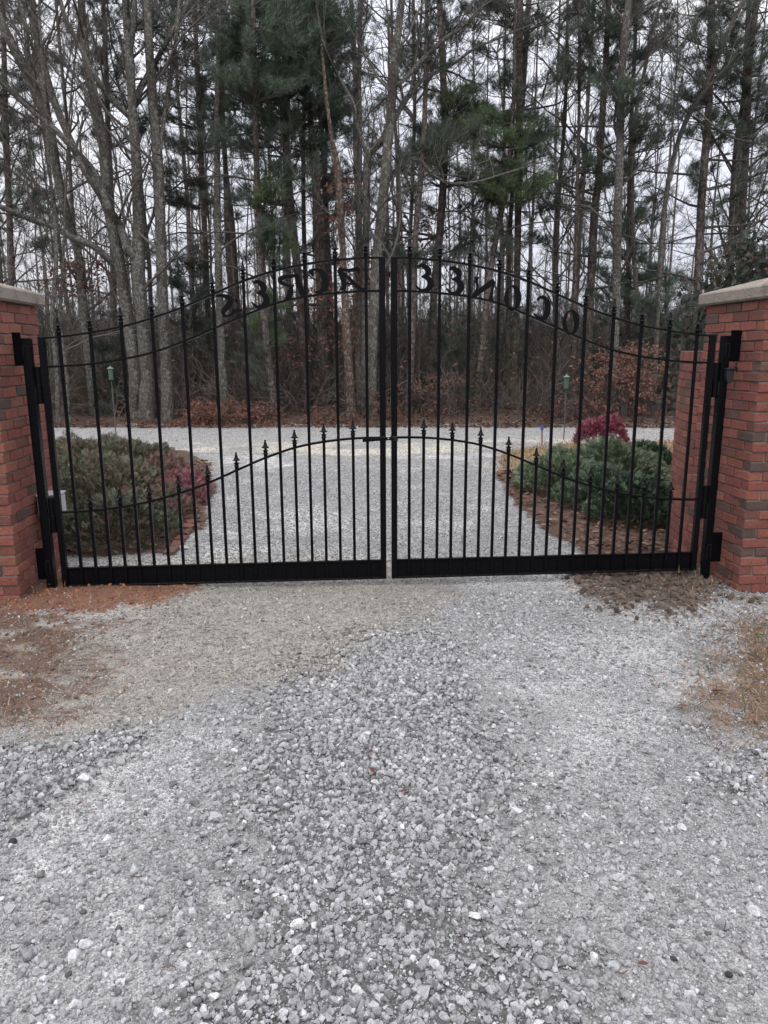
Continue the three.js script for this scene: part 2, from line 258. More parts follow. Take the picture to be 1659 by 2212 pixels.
{
  const R = rng(4242), lists = stoneGeos.map(() => []);
  const grey = () => { const t = R(); let v = 0.38 + 0.42 * R() * R() + 0.14 * (R() - 0.5); if (t < 0.02) v = 0.85; else if (t < 0.026) v = 0.13; else if (t < 0.24) v *= 0.62; const w = 0.02 * (R() - 0.5); return C3(v * (1 + w), v, v * (1.01 - w)); };
  function scatter(n, x0, x1, z0, z1, rMin, rMax, dens, sink, pw = 2, tone = 1) {
    for (let k = 0; k < n; k++) {
      const x = lerp(x0, x1, R()), z = lerp(z0, z1, R()); if (R() > dens(x, z) || !inView(x, z, 0.12)) continue;
      const r = lerp(rMin, rMax, Math.pow(R(), pw)), c = grey().multiplyScalar(tone);
      if (z > -2) { const b = Z.beige(x, z) * 0.55; c.lerp(C3(c.r * 0.85, c.r * 0.76, c.r * 0.62), b); }
      lists[Math.floor(R() * 6)].push({ p: V(x, H(x, z) + r * sink, z), q: eul((R() - 0.5) * 1.2, R() * 6.28, (R() - 0.5) * 1.2), s: r, c });
    }
  }
  const coarse = (x, z) => Math.max(Z.mound(x, z) * lerp(1, 0.5, sstep(2.2, 2.9, z)), Z.heap(x, z), 0.65 * Z.heapR(x, z));
  const noDirt = (x, z) => 1 - 0.985 * Math.max(Z.clay(x, z), Z.dirtR(x, z), 0.85 * Z.straw(x, z), 0.93 * Z.dirtL(x, z), 0.75 * Z.damp(x, z));
  scatter(125000, -2.8, 2.8, 0.6, 4.2, 0.005, 0.0175, (x, z) => coarse(x, z), 0.2, 1.7, 0.92);                                         // fresh coarse stone
  scatter(2600, -2.8, 2.8, 0.6, 4.2, 0.015, 0.026, (x, z) => coarse(x, z) * 0.55 * sstep(1, 3, z), 0.2, 2, 0.9);
  scatter(75000, -2.8, 2.8, 0.2, 4.2, 0.004, 0.015, (x, z) => 0.8 * noDirt(x, z) * (0.2 + 0.8 * sstep(0.42, 0.62, fbm(x * 2.2, z * 2.2, 3, 55) + 0.2 * sstep(1.6, 3.0, z) + (x > 0 ? 0.1 : -0.05) - 0.1 * Z.beige(x, z))), 0.25, 2);
  scatter(2600, -2.8, 2.8, 0.8, 4.2, 0.013, 0.026, (x, z) => 0.5 * noDirt(x, z) * sstep(1.4, 3.2, z), 0.2);
  scatter(190000, -2.2, 2.2, 1.4, 4.2, 0.0025, 0.006, (x, z) => noDirt(x, z) * (1 - 0.8 * coarse(x, z)), 0.2, 2, 1.0);                                              // grit
  scatter(70000, -3, 3, -0.4, 1.5, 0.0035, 0.009, (x, z) => 0.8 * noDirt(x, z), 0.25);
  scatter(90000, -2.6, 2.6, -5, -0.4, 0.004, 0.011, (x, z) => (1 - Z.bedL(x, z)) * (1 - Z.bedR(x, z)), 0.25);
  scatter(40000, -8, 9, -11.2, -5, 0.006, 0.014, (x, z) => (1 - Z.bedL(x, z)) * (1 - Z.bedR(x, z)) * 0.7, 0.2);
  lists.forEach((l, k) => tag(copies('gravel', stoneGeos[k], M.stone, l), 'loose grey crushed gravel strewn over the driveway', null, 'gravel on the driveway'));
  // clods of soil by the pillars
  const clods = [];
  for (let k = 0; k < 16000; k++) {
    const x = lerp(-3, 3, R()), z = lerp(-0.5, 1.9, R()), a = Z.clay(x, z), b = Z.dirtR(x, z), d = Z.dirtL(x, z); if (R() > Math.max(a * 0.8, b, d * 0.7) || !inView(x, z, 0.1)) continue;
    const r = 0.003 + 0.014 * Math.pow(R(), 3) * (b > 0.3 ? 2.2 : 1), m = 0.6 + 0.7 * R(), c = b > 0.3 ? C3(0.11 * m, 0.08 * m, 0.062 * m) : a > 0.4 ? C3(0.24 * m, 0.11 * m, 0.062 * m) : C3(0.17 * m, 0.115 * m, 0.08 * m);
    clods.push({ p: V(x, H(x, z) + r * 0.2, z), q: eul(R() * 3, R() * 6, R() * 3), s: r, c });
  }
  tag(copies('soil_clods', stoneGeos[5], MS({ color: 0xffffff, roughness: 1, flatShading: true }), clods), 'crumbs of red and brown soil beside the brick pillars', null);
  // dry straw grass
  const blade = new MB(); blade.tri(V(-0.0022, 0, 0), V(0.0022, 0, 0), V(0.004, 0.5, 0.08)); blade.tri(V(-0.0012, 0.5, 0.08), V(0.004, 0.5, 0.08), V(0.02, 1, 0.4));
  const straw = [];
  for (let k = 0; k < 60000; k++) {
    const far = k > 44000, x = far ? lerp(-8, 8, R()) : lerp(-3.6, 3.6, R()), z = far ? lerp(-8.2, -4, R()) : lerp(-0.6, 2.7, R());
    const w = far ? Math.max(Z.lawn(x, z), Z.lawnL(x, z)) : Math.max(Z.straw(x, z), 0.2 * Z.dirtR(x, z) * (x > 1.9 ? 1 : 0.15), 0.02 * Z.clay(x, z), 0.16 * Z.dirtL(x, z)); if (R() > w * sstep(0.2, 0.5, fbm(x * 3, z * 3, 3, 64) + 0.1) || !inView(x, z, 0.15)) continue;
    const green = R() < (far ? 0.14 : 0.09), m = 0.55 + 0.7 * R(), c = green ? C3(0.1 * m, 0.13 * m, 0.035 * m)   : C3(0.3 * m, 0.2 * m, 0.12 * m), L = (0.05 + 0.09 * R()) * (far ? 1.1 : 0.8);
    straw.push({ p: V(x, H(x, z), z), q: eul((R() - 0.3) * 1.8, R() * 6.28, (R() - 0.5) * 1.8), s: V(far ? 2.5 : 1.1, L, L), c });
  }
  tag(copies('dry_grass', blade.geo(), M.leaf, straw), 'short straw-coloured winter grass at the edges of the drive', null);
  // fallen leaves, folded along the midrib
  const lf = new MB(), a = V(0, 0, -0.5), b = V(0, 0.06, 0.5), l1 = V(-0.2, 0.12, -0.12), l2 = V(-0.17, 0.1, 0.2), r1 = V(0.2, 0.1, -0.1), r2 = V(0.16, 0.14, 0.22);
  lf.tri(a, l1, b); lf.tri(l1, l2, b); lf.tri(a, b, r1); lf.tri(r1, b, r2);
  M.leafGeo = lf.geo();
  const litter = [];
  for (let k = 0; k < 15000; k++) {
    const t = R(), far = t > 0.55, x = far ? lerp(-9, 10, R()) : lerp(-5, 5, R()), z = far ? edgeZ(x) + 0.3 - 2.4 * R() * R() : R() < 0.12 ? lerp(0.6, 2.6, R()) : lerp(-6, -0.5, R());
    const w = far ? 1 : Math.max(z > 0.4 ? 0.35 * Z.straw(x, z) : 0, Z.bedR(x, z) * (1 - 0.8 * Z.lawn(x, z)), Z.bedL(x, z)); if (R() > w || !inView(x, z, 0.1)) continue;
    const m = (far ? 0.55 : 0.85) * (0.5 + 0.9 * R()), hue = R(), c = hue < 0.5 ? C3(0.17 * m, 0.085 * m, 0.05 * m) : hue < 0.8 ? C3(0.2 * m, 0.14 * m, 0.095 * m) : C3(0.16 * m, 0.05 * m, 0.04 * m), L = (0.045 + 0.05 * R());
    litter.push({ p: V(x, H(x, z) + 0.012 + 0.02 * R(), z), q: eul((R() - 0.5) * 1.3, R() * 6.28, (R() - 0.5) * 1.3), s: L, c });
  }
  tag(copies('fallen_leaves', M.leafGeo, M.leaf, litter), 'brown fallen leaves under the shrubs and along the wood', null);
}

// ---------- brick pillars and curved wall ----------
const CH = 0.0635, BL = 0.1875, J = 0.0095, TOPB = 1.87, NC = 33;
const bR = rng(99);
const brickVar = [0, 1, 2, 3, 4, 5].map((k) => chamferBox(BL - J, CH - J, 0.09, 0.0035, 0.0022, bR, k * 0.31));
const headVar = [0, 1, 2].map((k) => chamferBox(0.09, CH - J, BL - J, 0.0035, 0.0022, bR, k * 0.37));
const brickMat = () => { const t = bR(); return M.brick[t < 0.2 ? 0 : t < 0.4 ? 1 : t < 0.56 ? 2 : t < 0.68 ? 3 : t < 0.8 ? 4 : t < 0.88 ? 5 : t < 0.95 ? 6 : 7]; };
function pillar(side, label) {
  const S = 4 * BL, x0 = side > 0 ? 2.32 : -2.32 - S, z0 = -0.49, t = thing('brick_pillar', label, 'pillar', [x0 + S / 2, 0, z0 + S / 2]);
  const rest = [], h = S / 2, y0 = TOPB - NC * CH;
  for (let c = 0; c < NC; c++) {
    const y = y0 + (c + 0.5) * CH, even = c % 2 === 0;
    const put = (along, u, face) => {          // a brick lying along x on the front or back, or along z on a side
      const out = (bR() - 0.5) * 0.004, tilt = (bR() - 0.5) * 0.012, g = along === 'x' ? brickVar[Math.floor(bR() * 6)] : headVar[Math.floor(bR() * 3)], far = h - 0.045 + out;
      const P = along === 'x' ? [u, y, face * far] : [face * far, y, u], visible = along === 'x' ? face > 0 : face === -side;
      if (visible) { const m = mesh('brick', g, brickMat(), t); m.position.set(P[0], P[1] + (bR() - 0.5) * 0.003, P[2]); m.rotation.set(along === 'x' ? 0 : tilt, 0, along === 'x' ? tilt : 0); }
      else rest.push(g.clone().translate(...P));
    };
    for (const f of [-1, 1]) {
      if (even) { for (let k = 0; k < 4; k++) put('x', -h + (k + 0.5) * BL, f); for (let k = 0; k < 3; k++) put('z', -1 * BL + k * BL, f); }
      else { for (let k = 0; k < 4; k++) put('z', -h + (k + 0.5) * BL, f); for (let k = 0; k < 3; k++) put('x', -1 * BL + k * BL, f); }
    }
  }
  tag(mesh('brick_courses', mergeGeometries(rest), M.brick[1], t), null, null, null, 'stuff');
  mesh('mortar', new THREE.BoxGeometry(S - 0.022, NC * CH, S - 0.022).translate(0, y0 + NC * CH / 2, 0), M.mortar, t);
  { const f = new MB(), b = h + 0.035, a = h - 0.004, yb = -0.2, yt = (side > 0 ? -0.05 : 0.075); // smeared mortar footing
    const lo = [V(-b, yb, -b), V(b, yb, -b), V(b, yb, b), V(-b, yb, b)], hi = [V(-a, yt, -a), V(a, yt, -a), V(a, yt, a), V(-a, yt, a)];
    for (let k = 0; k < 4; k++) f.quad(lo[k], lo[(k + 1) % 4], hi[(k + 1) % 4], hi[k]); mesh('footing', f.geo(), M.mortar, t); }
  // cast cap with a low hipped top
  const cw = h + 0.04, ct = 0.085, rise = 0.11, c = new MB(), yb = TOPB + 0.002, b = 0.012;
  const ring = (r, y) => [V(-r, y, -r), V(r, y, -r), V(r, y, r), V(-r, y, r)], rings = [ring(cw - b, yb), ring(cw, yb + b), ring(cw, yb + ct - b), ring(cw - b, yb + ct)];
  for (let k = 0; k < 3; k++) for (let e = 0; e < 4; e++) c.quad(rings[k][(e + 1) % 4], rings[k][e], rings[k + 1][e], rings[k + 1][(e + 1) % 4]);
  for (let e = 0; e < 4; e++) c.tri(rings[3][(e + 1) % 4], rings[3][e], V(0, yb + ct + rise, 0));
  c.quad(rings[0][0], rings[0][1], rings[0][2], rings[0][3]);
  for (let k = 0; k < c.p.length / 3; k++) { c.u[k * 2] = c.p[k * 3] + c.p[k * 3 + 2] * 0.7; c.u[k * 2 + 1] = c.p[k * 3 + 1] + c.p[k * 3 + 2] * 0.6; }
  mesh('cap', c.geo(), M.concrete, t);
  return t;
}
pillar(-1, 'red brick gate pillar with a sandy concrete cap at the left of the photo, a grey box behind its post');
pillar(1, 'red brick gate pillar with a grey-brown concrete cap, joined to the low curved wall');
{
  const cx = 2.37 + 1.9, cz = -0.494, r = 1.9, t = thing('curved_brick_wall', 'low curved red brick wing wall with an upright brick coping behind the pillar', 'wall', [cx, 0, cz]);
  const top = 1.46, n = 25, y0 = top - n * CH, rest = [], core = new MB(), a1 = 1.3, da = BL / r, dr = 0.065 / r;
  const head = [0, 1, 2].map((k) => chamferBox(0.09, CH - J, BL - J, 0.0035, 0.002, bR, k * 0.29));
  const rowlock = [0, 1].map((k) => chamferBox(0.19, 0.09, 0.0555, 0.003, 0.002, bR, k * 0.2));
  for (let c = 0; c < n; c++) for (let k = 0; k < a1 / da; k++) {
    const a = (k + (c % 2 ? 0.5 : 0) + 0.02) * da + da * 0.5, y = y0 + (c + 0.5) * CH, rr = r - 0.045 + 0.004 * (bR() - 0.5), g = head[Math.floor(bR() * 3)];
    const px = -Math.cos(a) * rr, pz = -Math.sin(a) * rr;
    if (a < 0.75) { const m = mesh('brick', g, brickMat(), t); m.position.set(px, y, pz); m.rotation.y = -a; } else rest.push(g.clone().rotateY(-a).translate(px, y, pz));
    rest.push(head[k % 3].clone().rotateY(-a).translate(-Math.cos(a) * (r - 0.145), y, -Math.sin(a) * (r - 0.145)));
  }
  for (let k = 0; k < a1 / dr; k++) { const a = (k + 0.5) * dr, g = rowlock[k % 2], px = -Math.cos(a) * (r - 0.095), pz = -Math.sin(a) * (r - 0.095); if (a < 0.75) { const m = mesh('coping_brick', g, brickMat(), t); m.position.set(px, top + 0.049 + 0.003 * (bR() - 0.5), pz); m.rotation.y = -a; } else rest.push(g.clone().rotateY(-a).translate(px, top + 0.049, pz)); }
  tag(mesh('brick_courses', mergeGeometries(rest), M.brick[1], t), null, null, null, 'stuff');
  const N = 26; for (let k = 0; k < N; k++) { const A = [k, k + 1].map((q) => q / N * (a1 - 0.01)), q = (a, rr, y) => V(-Math.cos(a) * rr, y, -Math.sin(a) * rr), ro = r - 0.011, ri = r - 0.182, yt = top + 0.086; core.quad(q(A[0], ro, -0.2), q(A[1], ro, -0.2), q(A[1], ro, yt), q(A[0], ro, yt)); core.quad(q(A[1], ri, -0.2), q(A[0], ri, -0.2), q(A[0], ri, yt), q(A[1], ri, yt)); core.quad(q(A[0], ro, yt), q(A[1], ro, yt), q(A[1], ri, yt), q(A[0], ri, yt)); }
  for (let k = 0; k < core.p.length / 3; k++) { core.u[k * 2] = core.p[k * 3] + core.p[k * 3 + 2]; core.u[k * 2 + 1] = core.p[k * 3 + 1]; }
  mesh('mortar', core.geo(), M.mortar, t);
}

// ---------- gate ----------
const curve = (pts) => new THREE.CatmullRomCurve3(pts.map(([x, y]) => V(x, y, 0)), false, 'catmullrom', 0.5);
const railTop = [[2.13, 1.656], [2.025, 1.662], [1.848, 1.685], [1.656, 1.719], [1.47, 1.768], [1.285, 1.83], [1.09, 1.91], [0.898, 1.99], [0.706, 2.051], [0.516, 2.091], [0.325, 2.117], [0.134, 2.13], [0.038, 2.131]];
const railArch = [[2.13, 1.482], [2.03, 1.486], [1.85, 1.498], [1.66, 1.525], [1.468, 1.566], [1.272, 1.632], [1.08, 1.711], [0.88, 1.792], [0.695, 1.861], [0.514, 1.9], [0.32, 1.922], [0.139, 1.933], [0.038, 1.934]];
const railMid = [[2.13, 0.562], [2.095, 0.564], [1.92, 0.572], [1.74, 0.591], [1.555, 0.623], [1.363, 0.674], [1.173, 0.738], [0.982, 0.82], [0.789, 0.9], [0.599, 0.962], [0.413, 0.996], [0.224, 1.014], [0.038, 1.017]];
function railY(data, x) { for (let k = 0; k < data.length - 1; k++) if (x <= data[k][0] && x >= data[k + 1][0]) return lerp(data[k][1], data[k + 1][1], (data[k][0] - x) / (data[k][0] - data[k + 1][0])); return data.at(-1)[1]; }
function railGeo(data, s, hgt, dep) {
  const sh = new THREE.Shape(), a = hgt / 2, b = dep / 2, c = 0.0025; sh.moveTo(-a + c, -b); sh.lineTo(a - c, -b); sh.lineTo(a, -b + c); sh.lineTo(a, b - c); sh.lineTo(a - c, b); sh.lineTo(-a + c, b); sh.lineTo(-a, b - c); sh.lineTo(-a, -b + c); sh.closePath();
  return new THREE.ExtrudeGeometry(sh, { steps: 60, extrudePath: railPath(data, s) });
}
function railPath(data, s) { return curve(data.map(([x, y]) => [x * s, y])); }
function railBar(data, s, hgt, dep) {             // box section swept along the rail, upright in z
  const g = new MB(), n = 56, cv = railPath(data, s), P = [], c = 0.002; 
  const prof = [[-hgt / 2 + c, -dep / 2], [hgt / 2 - c, -dep / 2], [hgt / 2, -dep / 2 + c], [hgt / 2, dep / 2 - c], [hgt / 2 - c, dep / 2], [-hgt / 2 + c, dep / 2], [-hgt / 2, dep / 2 - c], [-hgt / 2, -dep / 2 + c]];
  for (let k = 0; k <= n; k++) { const p = cv.getPoint(k / n), t = cv.getTangent(k / n), nx = -t.y * Math.sign(t.x), ny = t.x * Math.sign(t.x); P.push(prof.map(([h, d]) => V(p.x + nx * h, p.y + ny * h, d))); }
  for (let k = 0; k < n; k++) for (let e = 0; e < 8; e++) { const f = (e + 1) % 8; s > 0 ? g.quad(P[k][e], P[k + 1][e], P[k + 1][f], P[k][f]) : g.quad(P[k][e], P[k][f], P[k + 1][f], P[k + 1][e]); }
  return g.geo();
}
const finialGeo = (() => {
  const pr = [[0.0105, 0], [0.0125, 0.004], [0.0125, 0.02], [0.017, 0.022], [0.0175, 0.026], [0.0135, 0.029], [0.0125, 0.037], [0.0185, 0.041], [0.018, 0.045], [0.008, 0.048], [0.0075, 0.055], [0.012, 0.058], [0.0255, 0.061], [0.0265, 0.0635], [0.02, 0.067], [0.0145, 0.074], [0.0105, 0.085], [0.0075, 0.096], [0.0055, 0.103], [0.0068, 0.107], [0.006, 0.112], [0, 0.115]];
  return new THREE.LatheGeometry(pr.map(([r, y]) => new THREE.Vector2(r, y)), 10);
})();
// letters, cut from sheet steel: strokes [x, y, width] on a grid, y down
const SC = 0.00084;
function strokeShape(pts) {
  const c = new THREE.CatmullRomCurve3(pts.map(([x, y]) => V(x, -y, 0)), false, 'catmullrom', 0.5), n = pts.length * 6, L = [], Rr = [];
  for (let k = 0; k <= n; k++) { const t = k / n, p = c.getPoint(t), g = c.getTangent(t), f = t * (pts.length - 1), i = Math.min(pts.length - 2, Math.floor(f)), w = lerp(pts[i][2], pts[i + 1][2], f - i) * 0.56 + 1.5; L.push([p.x - g.y * w, p.y + g.x * w]); Rr.push([p.x + g.y * w, p.y - g.x * w]); }
  return new THREE.Shape([...L, ...Rr.reverse()].map(([x, y]) => new THREE.Vector2(x, y)));
}
const EE = [[[-42, -85, 12], [-12, -95, 24], [30, -65, 40], [25, -30, 30], [-20, -15, 10]], [[-10, -18, 12], [35, 0, 34], [50, 40, 42], [25, 76, 32], [-20, 82, 18], [-60, 50, 8]]];
const OO = { hole: true, rx: 66, ry: 94 };
const GLYPH = {
  A: [[[-86, -72, 36], [-62, -5, 36], [-54, 45, 26], [-66, 82, 34]], [[-96, -76, 12], [-20, -62, 18], [42, -70, 26], [60, -40, 6]], [[-56, -44, 16], [-8, 4, 22], [36, 48, 24], [72, 70, 22], [98, 68, 10]], [[-46, 30, 13], [16, 34, 13]]],
  C: [[[-72, -80, 12], [-20, -88, 16], [26, -62, 36], [48, -5, 46], [36, 46, 36], [0, 72, 16], [-36, 68, 8]], [[-60, -80, 30], [-42, -40, 10]]],
  R: [[[46, -90, 30], [60, -30, 32], [80, 40, 34], [88, 66, 20]], [[56, -88, 18], [14, -78, 20], [-46, -70, 26], [-80, -52, 26]], [[-84, -70, 12], [-74, -40, 30], [-40, -18, 16], [10, -5, 12], [22, -20, 8]], [[10, -8, 14], [0, 30, 34], [-16, 70, 36], [-46, 92, 10]]],
  E: EE,
  S: [[[-88, -75, 10], [-52, -82, 16], [0, -65, 34], [12, -30, 36], [-22, 10, 34], [-42, 40, 26], [-26, 65, 14], [14, 55, 12], [46, 30, 30], [100, 24, 10]]],
  N: [[[-80, 62, 30], [-30, 20, 34], [80, -55, 36]], [[-56, -84, 36], [-57, -50, 16], [-48, -12, 12], [-62, 40, 22]], [[80, -52, 14], [62, 28, 14], [56, 74, 28], [52, 100, 22]]],
  G: [[[-30, -58, 14], [-24, -76, 16], [12, -84, 20], [44, -44, 36], [48, 14, 40], [26, 66, 34], [-14, 70, 18], [-58, 36, 8]]],
  O: OO,
};
function glyphGeo(ch) {
  const d = GLYPH[ch], out = [];
  if (d.hole) {
    const sh = new THREE.Shape(), n = 48, pt = (a, ex, ey, ox) => new THREE.Vector2(Math.cos(a) * ex + ox, Math.sin(a) * ey);
    sh.setFromPoints(Array.from({ length: n }, (_, k) => pt(k / n * 6.28319, d.rx, d.ry, 0)));
    sh.holes.push(new THREE.Path(Array.from({ length: n }, (_, k) => { const p = pt(-k / n * 6.28319, d.rx - 38, d.ry - 13, -6); return new THREE.Vector2(p.x + p.y * -0.1, p.y); })));
    out.push(new THREE.ExtrudeGeometry(sh, { depth: 6, bevelEnabled: false }));
  } else d.forEach((st, k) => out.push(new THREE.ExtrudeGeometry(strokeShape(st), { depth: 6 + k * 0.9, bevelEnabled: false }).translate(0, 0, -k * 0.45)));
  const g = mergeGeometries(out); g.scale(SC, SC, SC); return g;
}
function gateLeaf(s, label, letters) {
  const t = thing('gate_leaf', label, 'gate', [s * 2.15, 0, 0]), X = (x) => s * x - s * 2.15, sh = (g) => g.translate(-s * 2.15, 0, 0);
  const st = M.steel;
  mesh('hinge_stile', sh(box(0.036, 1.604, 0.036, s * 2.132, 0.862, 0, 0.003)), st, t);
  mesh('meeting_stile', sh(box(0.038, 2.078, 0.038, s * 0.037, 1.099, 0, 0.003)), st, t);
  mesh('top_rail', sh(railBar(railTop, s, 0.013, 0.032)), st, t);
  mesh('arch_rail', sh(railBar(railArch, s, 0.013, 0.032)), st, t);
  mesh('middle_rail', sh(railBar(railMid, s, 0.013, 0.032)), st, t);
  const w = 2.075;
  mesh('bottom_rail', sh(box(w - 0.001, 0.012, 0.034, s * 1.084, 0.066, 0, 0.002)), st, t);
  mesh('kick_plate', sh(box(w - 0.002, 0.114, 0.004, s * 1.084, 0.13, -0.004, 0.001)), st, t);
  mesh('kick_plate_edge', sh(box(w - 0.003, 0.005, 0.024, s * 1.084, 0.189, 0, 0.001)), st, t);
  for (let k = 0; k < 21; k++) {
    const x = 0.137 + k * 0.0944, long = k % 2 === 0, top = railY(long ? railTop : railMid, x) + 0.004, hgt = top - 0.071;
    const p = mesh('picket', box(0.0185, hgt, 0.0185, 0, 0, 0, 0.0015), st, t); p.position.set(X(x), 0.071 + hgt / 2, 0);
    const f = mesh('finial', finialGeo, st, p); f.position.set(0, hgt / 2 - 0.001, 0); f.rotation.y = 0.31 + k;
  }
  for (const [ch, x, y, rot] of letters) { const m = mesh('letter', glyphGeo(ch), st, t); m.position.set(x - s * 2.15, y, -0.006); m.rotation.z = rot || 0; }
  return t;
}
const leafL = gateLeaf(-1, 'black steel gate leaf whose cut-out letters read ACRES seen from behind', [['A', -0.227, 2.005], ['C', -0.428, 1.987], ['R', -0.604, 1.957], ['E', -0.797, 1.909], ['S', -0.988, 1.839]]);
const leafR = gateLeaf(1, 'black steel gate leaf whose cut-out letters read OCONEE seen from behind', [['E', 0.227, 2.007], ['E', 0.42, 1.991], ['N', 0.607, 1.951], ['O', 0.795, 1.893], ['G', 0.983, 1.827], ['O', 1.18, 1.741]]);
{ // latch: bar on one leaf, keeper on the other
  const lb = chamferBox(0.125, 0.02, 0.008, 0.002).rotateZ(0.06); mesh('latch_bar', lb, M.steel, leafL).position.set(-0.108 + 2.15, 1.006, 0.026);
  mesh('latch_tongue', chamferBox(0.085, 0.02, 0.008, 0.002), M.steel, leafL).position.set(-0.012 + 2.15, 1.012, 0.025);
  mesh('latch_collar', chamferBox(0.043, 0.03, 0.046, 0.003), M.steelRough, leafL).position.set(-0.037 + 2.15, 1.011, 0.001);
  mesh('latch_pin', new THREE.CylinderGeometry(0.0038, 0.0038, 0.004, 12).rotateX(Math.PI / 2), M.plasticGrey, leafL).position.set(-0.002 + 2.15, 1.014, 0.0305);
  mesh('latch_keeper', chamferBox(0.047, 0.032, 0.05, 0.004), M.steelRough, leafR).position.set(0.037 - 2.15, 1.012, 0.003);
}
function gatePost(s, label) {
  const bx = s * 2.221, base = s < 0 ? 0.045 : -0.06, t = thing('gate_post', label, 'post', [bx, base, 0]), Y = (y) => y - base;
  mesh('post', box(0.052, Y(1.655), 0.052, 0, Y(1.655) / 2, 0, 0.003), M.steel, t);
  for (const [y0, y1] of [[1.49, 1.69], [0.12, 0.33]]) {
    mesh('mounting_plate', box(s < 0 ? 0.052 : 0.072, y1 - y0, 0.008, s * (s < 0 ? 0.053 : 0.063), Y((y0 + y1) / 2), 0.012, 0.002), M.steel, t);
    const w = new MB(), R = rng(y0 * 100 + s + 5), pts = [[-0.008, y0 + 0.03], [-0.008, y1 - 0.085], [0.018, y1 - 0.085], [0.018, y0 + 0.03]].map(([x, y]) => V(s * x, Y(y), 0.0265));
    for (let e = 0; e < 3; e++) { const P = [], n = 16; for (let k = 0; k <= n; k++) P.push(pts[e].clone().lerp(pts[e + 1], k / n).add(V((R() - 0.5) * 0.003, 0, 0))); w.tube(P, P.map(() => 0.0025 + 0.0028 * R()), 6, true); }
    mesh('weld_bead', w.geo(), M.steelRough, t);
  }
  for (const y of [1.37, 0.545]) {
    mesh('hinge_barrel', new THREE.CylinderGeometry(0.0185, 0.0185, 0.225, 20).translate(-s * 0.0475, Y(y), 0.004), M.steel, t);
    mesh('hinge_ring', new THREE.CylinderGeometry(0.0194, 0.0194, 0.005, 20).translate(-s * 0.0475, Y(y), 0.004), M.steelRough, t);
    const w = new MB(), R = rng(y * 90 + s), P = []; for (let k = 0; k <= 14; k++) P.push(V(-s * 0.029, Y(y - 0.01 - 0.09 * k / 14), 0.018)); w.tube(P, P.map(() => 0.004 + 0.004 * R()), 6, true); mesh('weld_bead', w.geo(), M.steelRough, t);
    mesh('hinge_tab', box(0.012, 0.1, 0.02, -s * 0.0675, Y(y + 0.055), 0, 0.002), M.steel, t);
  }
  return t;
}
const postL = gatePost(-1, 'square black steel hinge post bolted to the pillar with the sandy cap');
const postR = gatePost(1, 'square black steel hinge post carrying a black sensor hood');
{ // sensor hood on the post by the curved wall
  const sh = new THREE.Shape(); sh.moveTo(-0.024, 0.035); sh.lineTo(0.024, 0.035); sh.lineTo(0.021, -0.005); sh.quadraticCurveTo(0.018, -0.045, 0, -0.047); sh.quadraticCurveTo(-0.018, -0.045, -0.021, -0.005); sh.closePath();
  const t = thing('gate_sensor', 'small black bell-shaped sensor hood fixed to a gate post', 'sensor', [2.243, 1.4, 0.027]);
  mesh('hood', new THREE.ExtrudeGeometry(sh, { depth: 0.03, bevelEnabled: true, bevelSize: 0.003, bevelThickness: 0.004, bevelSegments: 2 }), M.plasticBlack, t);
  mesh('lid', box(0.062, 0.011, 0.05, 0, 0.043, 0.018, 0.003), M.plasticBlack, t);
  const c = new MB(); c.tube([V(0.02, 0.03, 0.005), V(0.04, 0.055, 0.0), V(0.062, 0.05, -0.01), V(0.064, 0.02, -0.01)], [0.006, 0.006, 0.006, 0.006], 8, true); mesh('cable', c.geo(), M.plasticBlack, t);
  const t2 = thing('junction_box', 'grey plastic junction box mounted between post and pillar', 'junction box', [-2.245, 0.555, -0.2]);
  mesh('housing', box(0.13, 0.13, 0.16, 0, 0.02, 0, 0.006), M.plasticGrey, t2); mesh('lid', box(0.14, 0.014, 0.17, 0, 0.094, 0, 0.004), M.plasticGrey, t2);
  const p = new MB(); p.tube([V(0.03, -0.045, 0), V(0.03, -0.3, 0.0), V(0.04, -0.4, 0.01), V(0.055, -0.6, 0.02)], [0.015, 0.015, 0.015, 0.015], 12, true); mesh('conduit', p.geo(), MS({ color: C3(0.12, 0.12, 0.13), roughness: 0.6 }), t2);
}

// ---------- trees ----------
function spline(pts, n) { const c = new THREE.CatmullRomCurve3(pts, false, 'centripetal'), out = []; for (let k = 0; k <= n; k++) out.push(c.getPoint(k / n)); return out; }
function grow(mb, tw, p, dir, len, r, lvl, R, o) {              // one bough with its forks; fine twigs go to tw
  const n = lvl === 0 ? 7 : lvl === 1 ? 5 : 3, pts = [p.clone()], rad = [r], d = dir.clone().normalize(), q = p.clone();
  for (let k = 1; k <= n; k++) { d.add(V((R() - 0.5) * o.wob, (R() - 0.5) * o.wob + o.up, (R() - 0.5) * o.wob)).normalize(); q.addScaledVector(d, len / n); pts.push(q.clone()); rad.push(Math.max(o.rmin, r * (1 - 0.8 * k / n))); }
  (lvl < 2 ? mb : tw).tube(pts, rad, lvl === 0 ? 6 : lvl === 1 ? 4 : 3);
  if (lvl >= 3) return;
  const kids = o.kids[lvl];
  for (let c = 0; c < kids; c++) {
    const f = 0.22 + 0.78 * (c + R()) / kids, i = Math.min(n - 1, Math.floor(f * n)), at = pts[i].clone().lerp(pts[i + 1], f * n - i), a = R() * 6.28, side = V(Math.cos(a), 0.35 * (R() - 0.2), Math.sin(a) * 0.8);
    grow(mb, tw, at, d.clone().multiplyScalar(0.9).add(side.multiplyScalar(0.5 + 0.5 * R())), len * (0.36 + 0.28 * R()) * (1 - 0.3 * f), Math.max(o.rmin, rad[i] * 0.5), lvl + 1, R, o);
  }
}
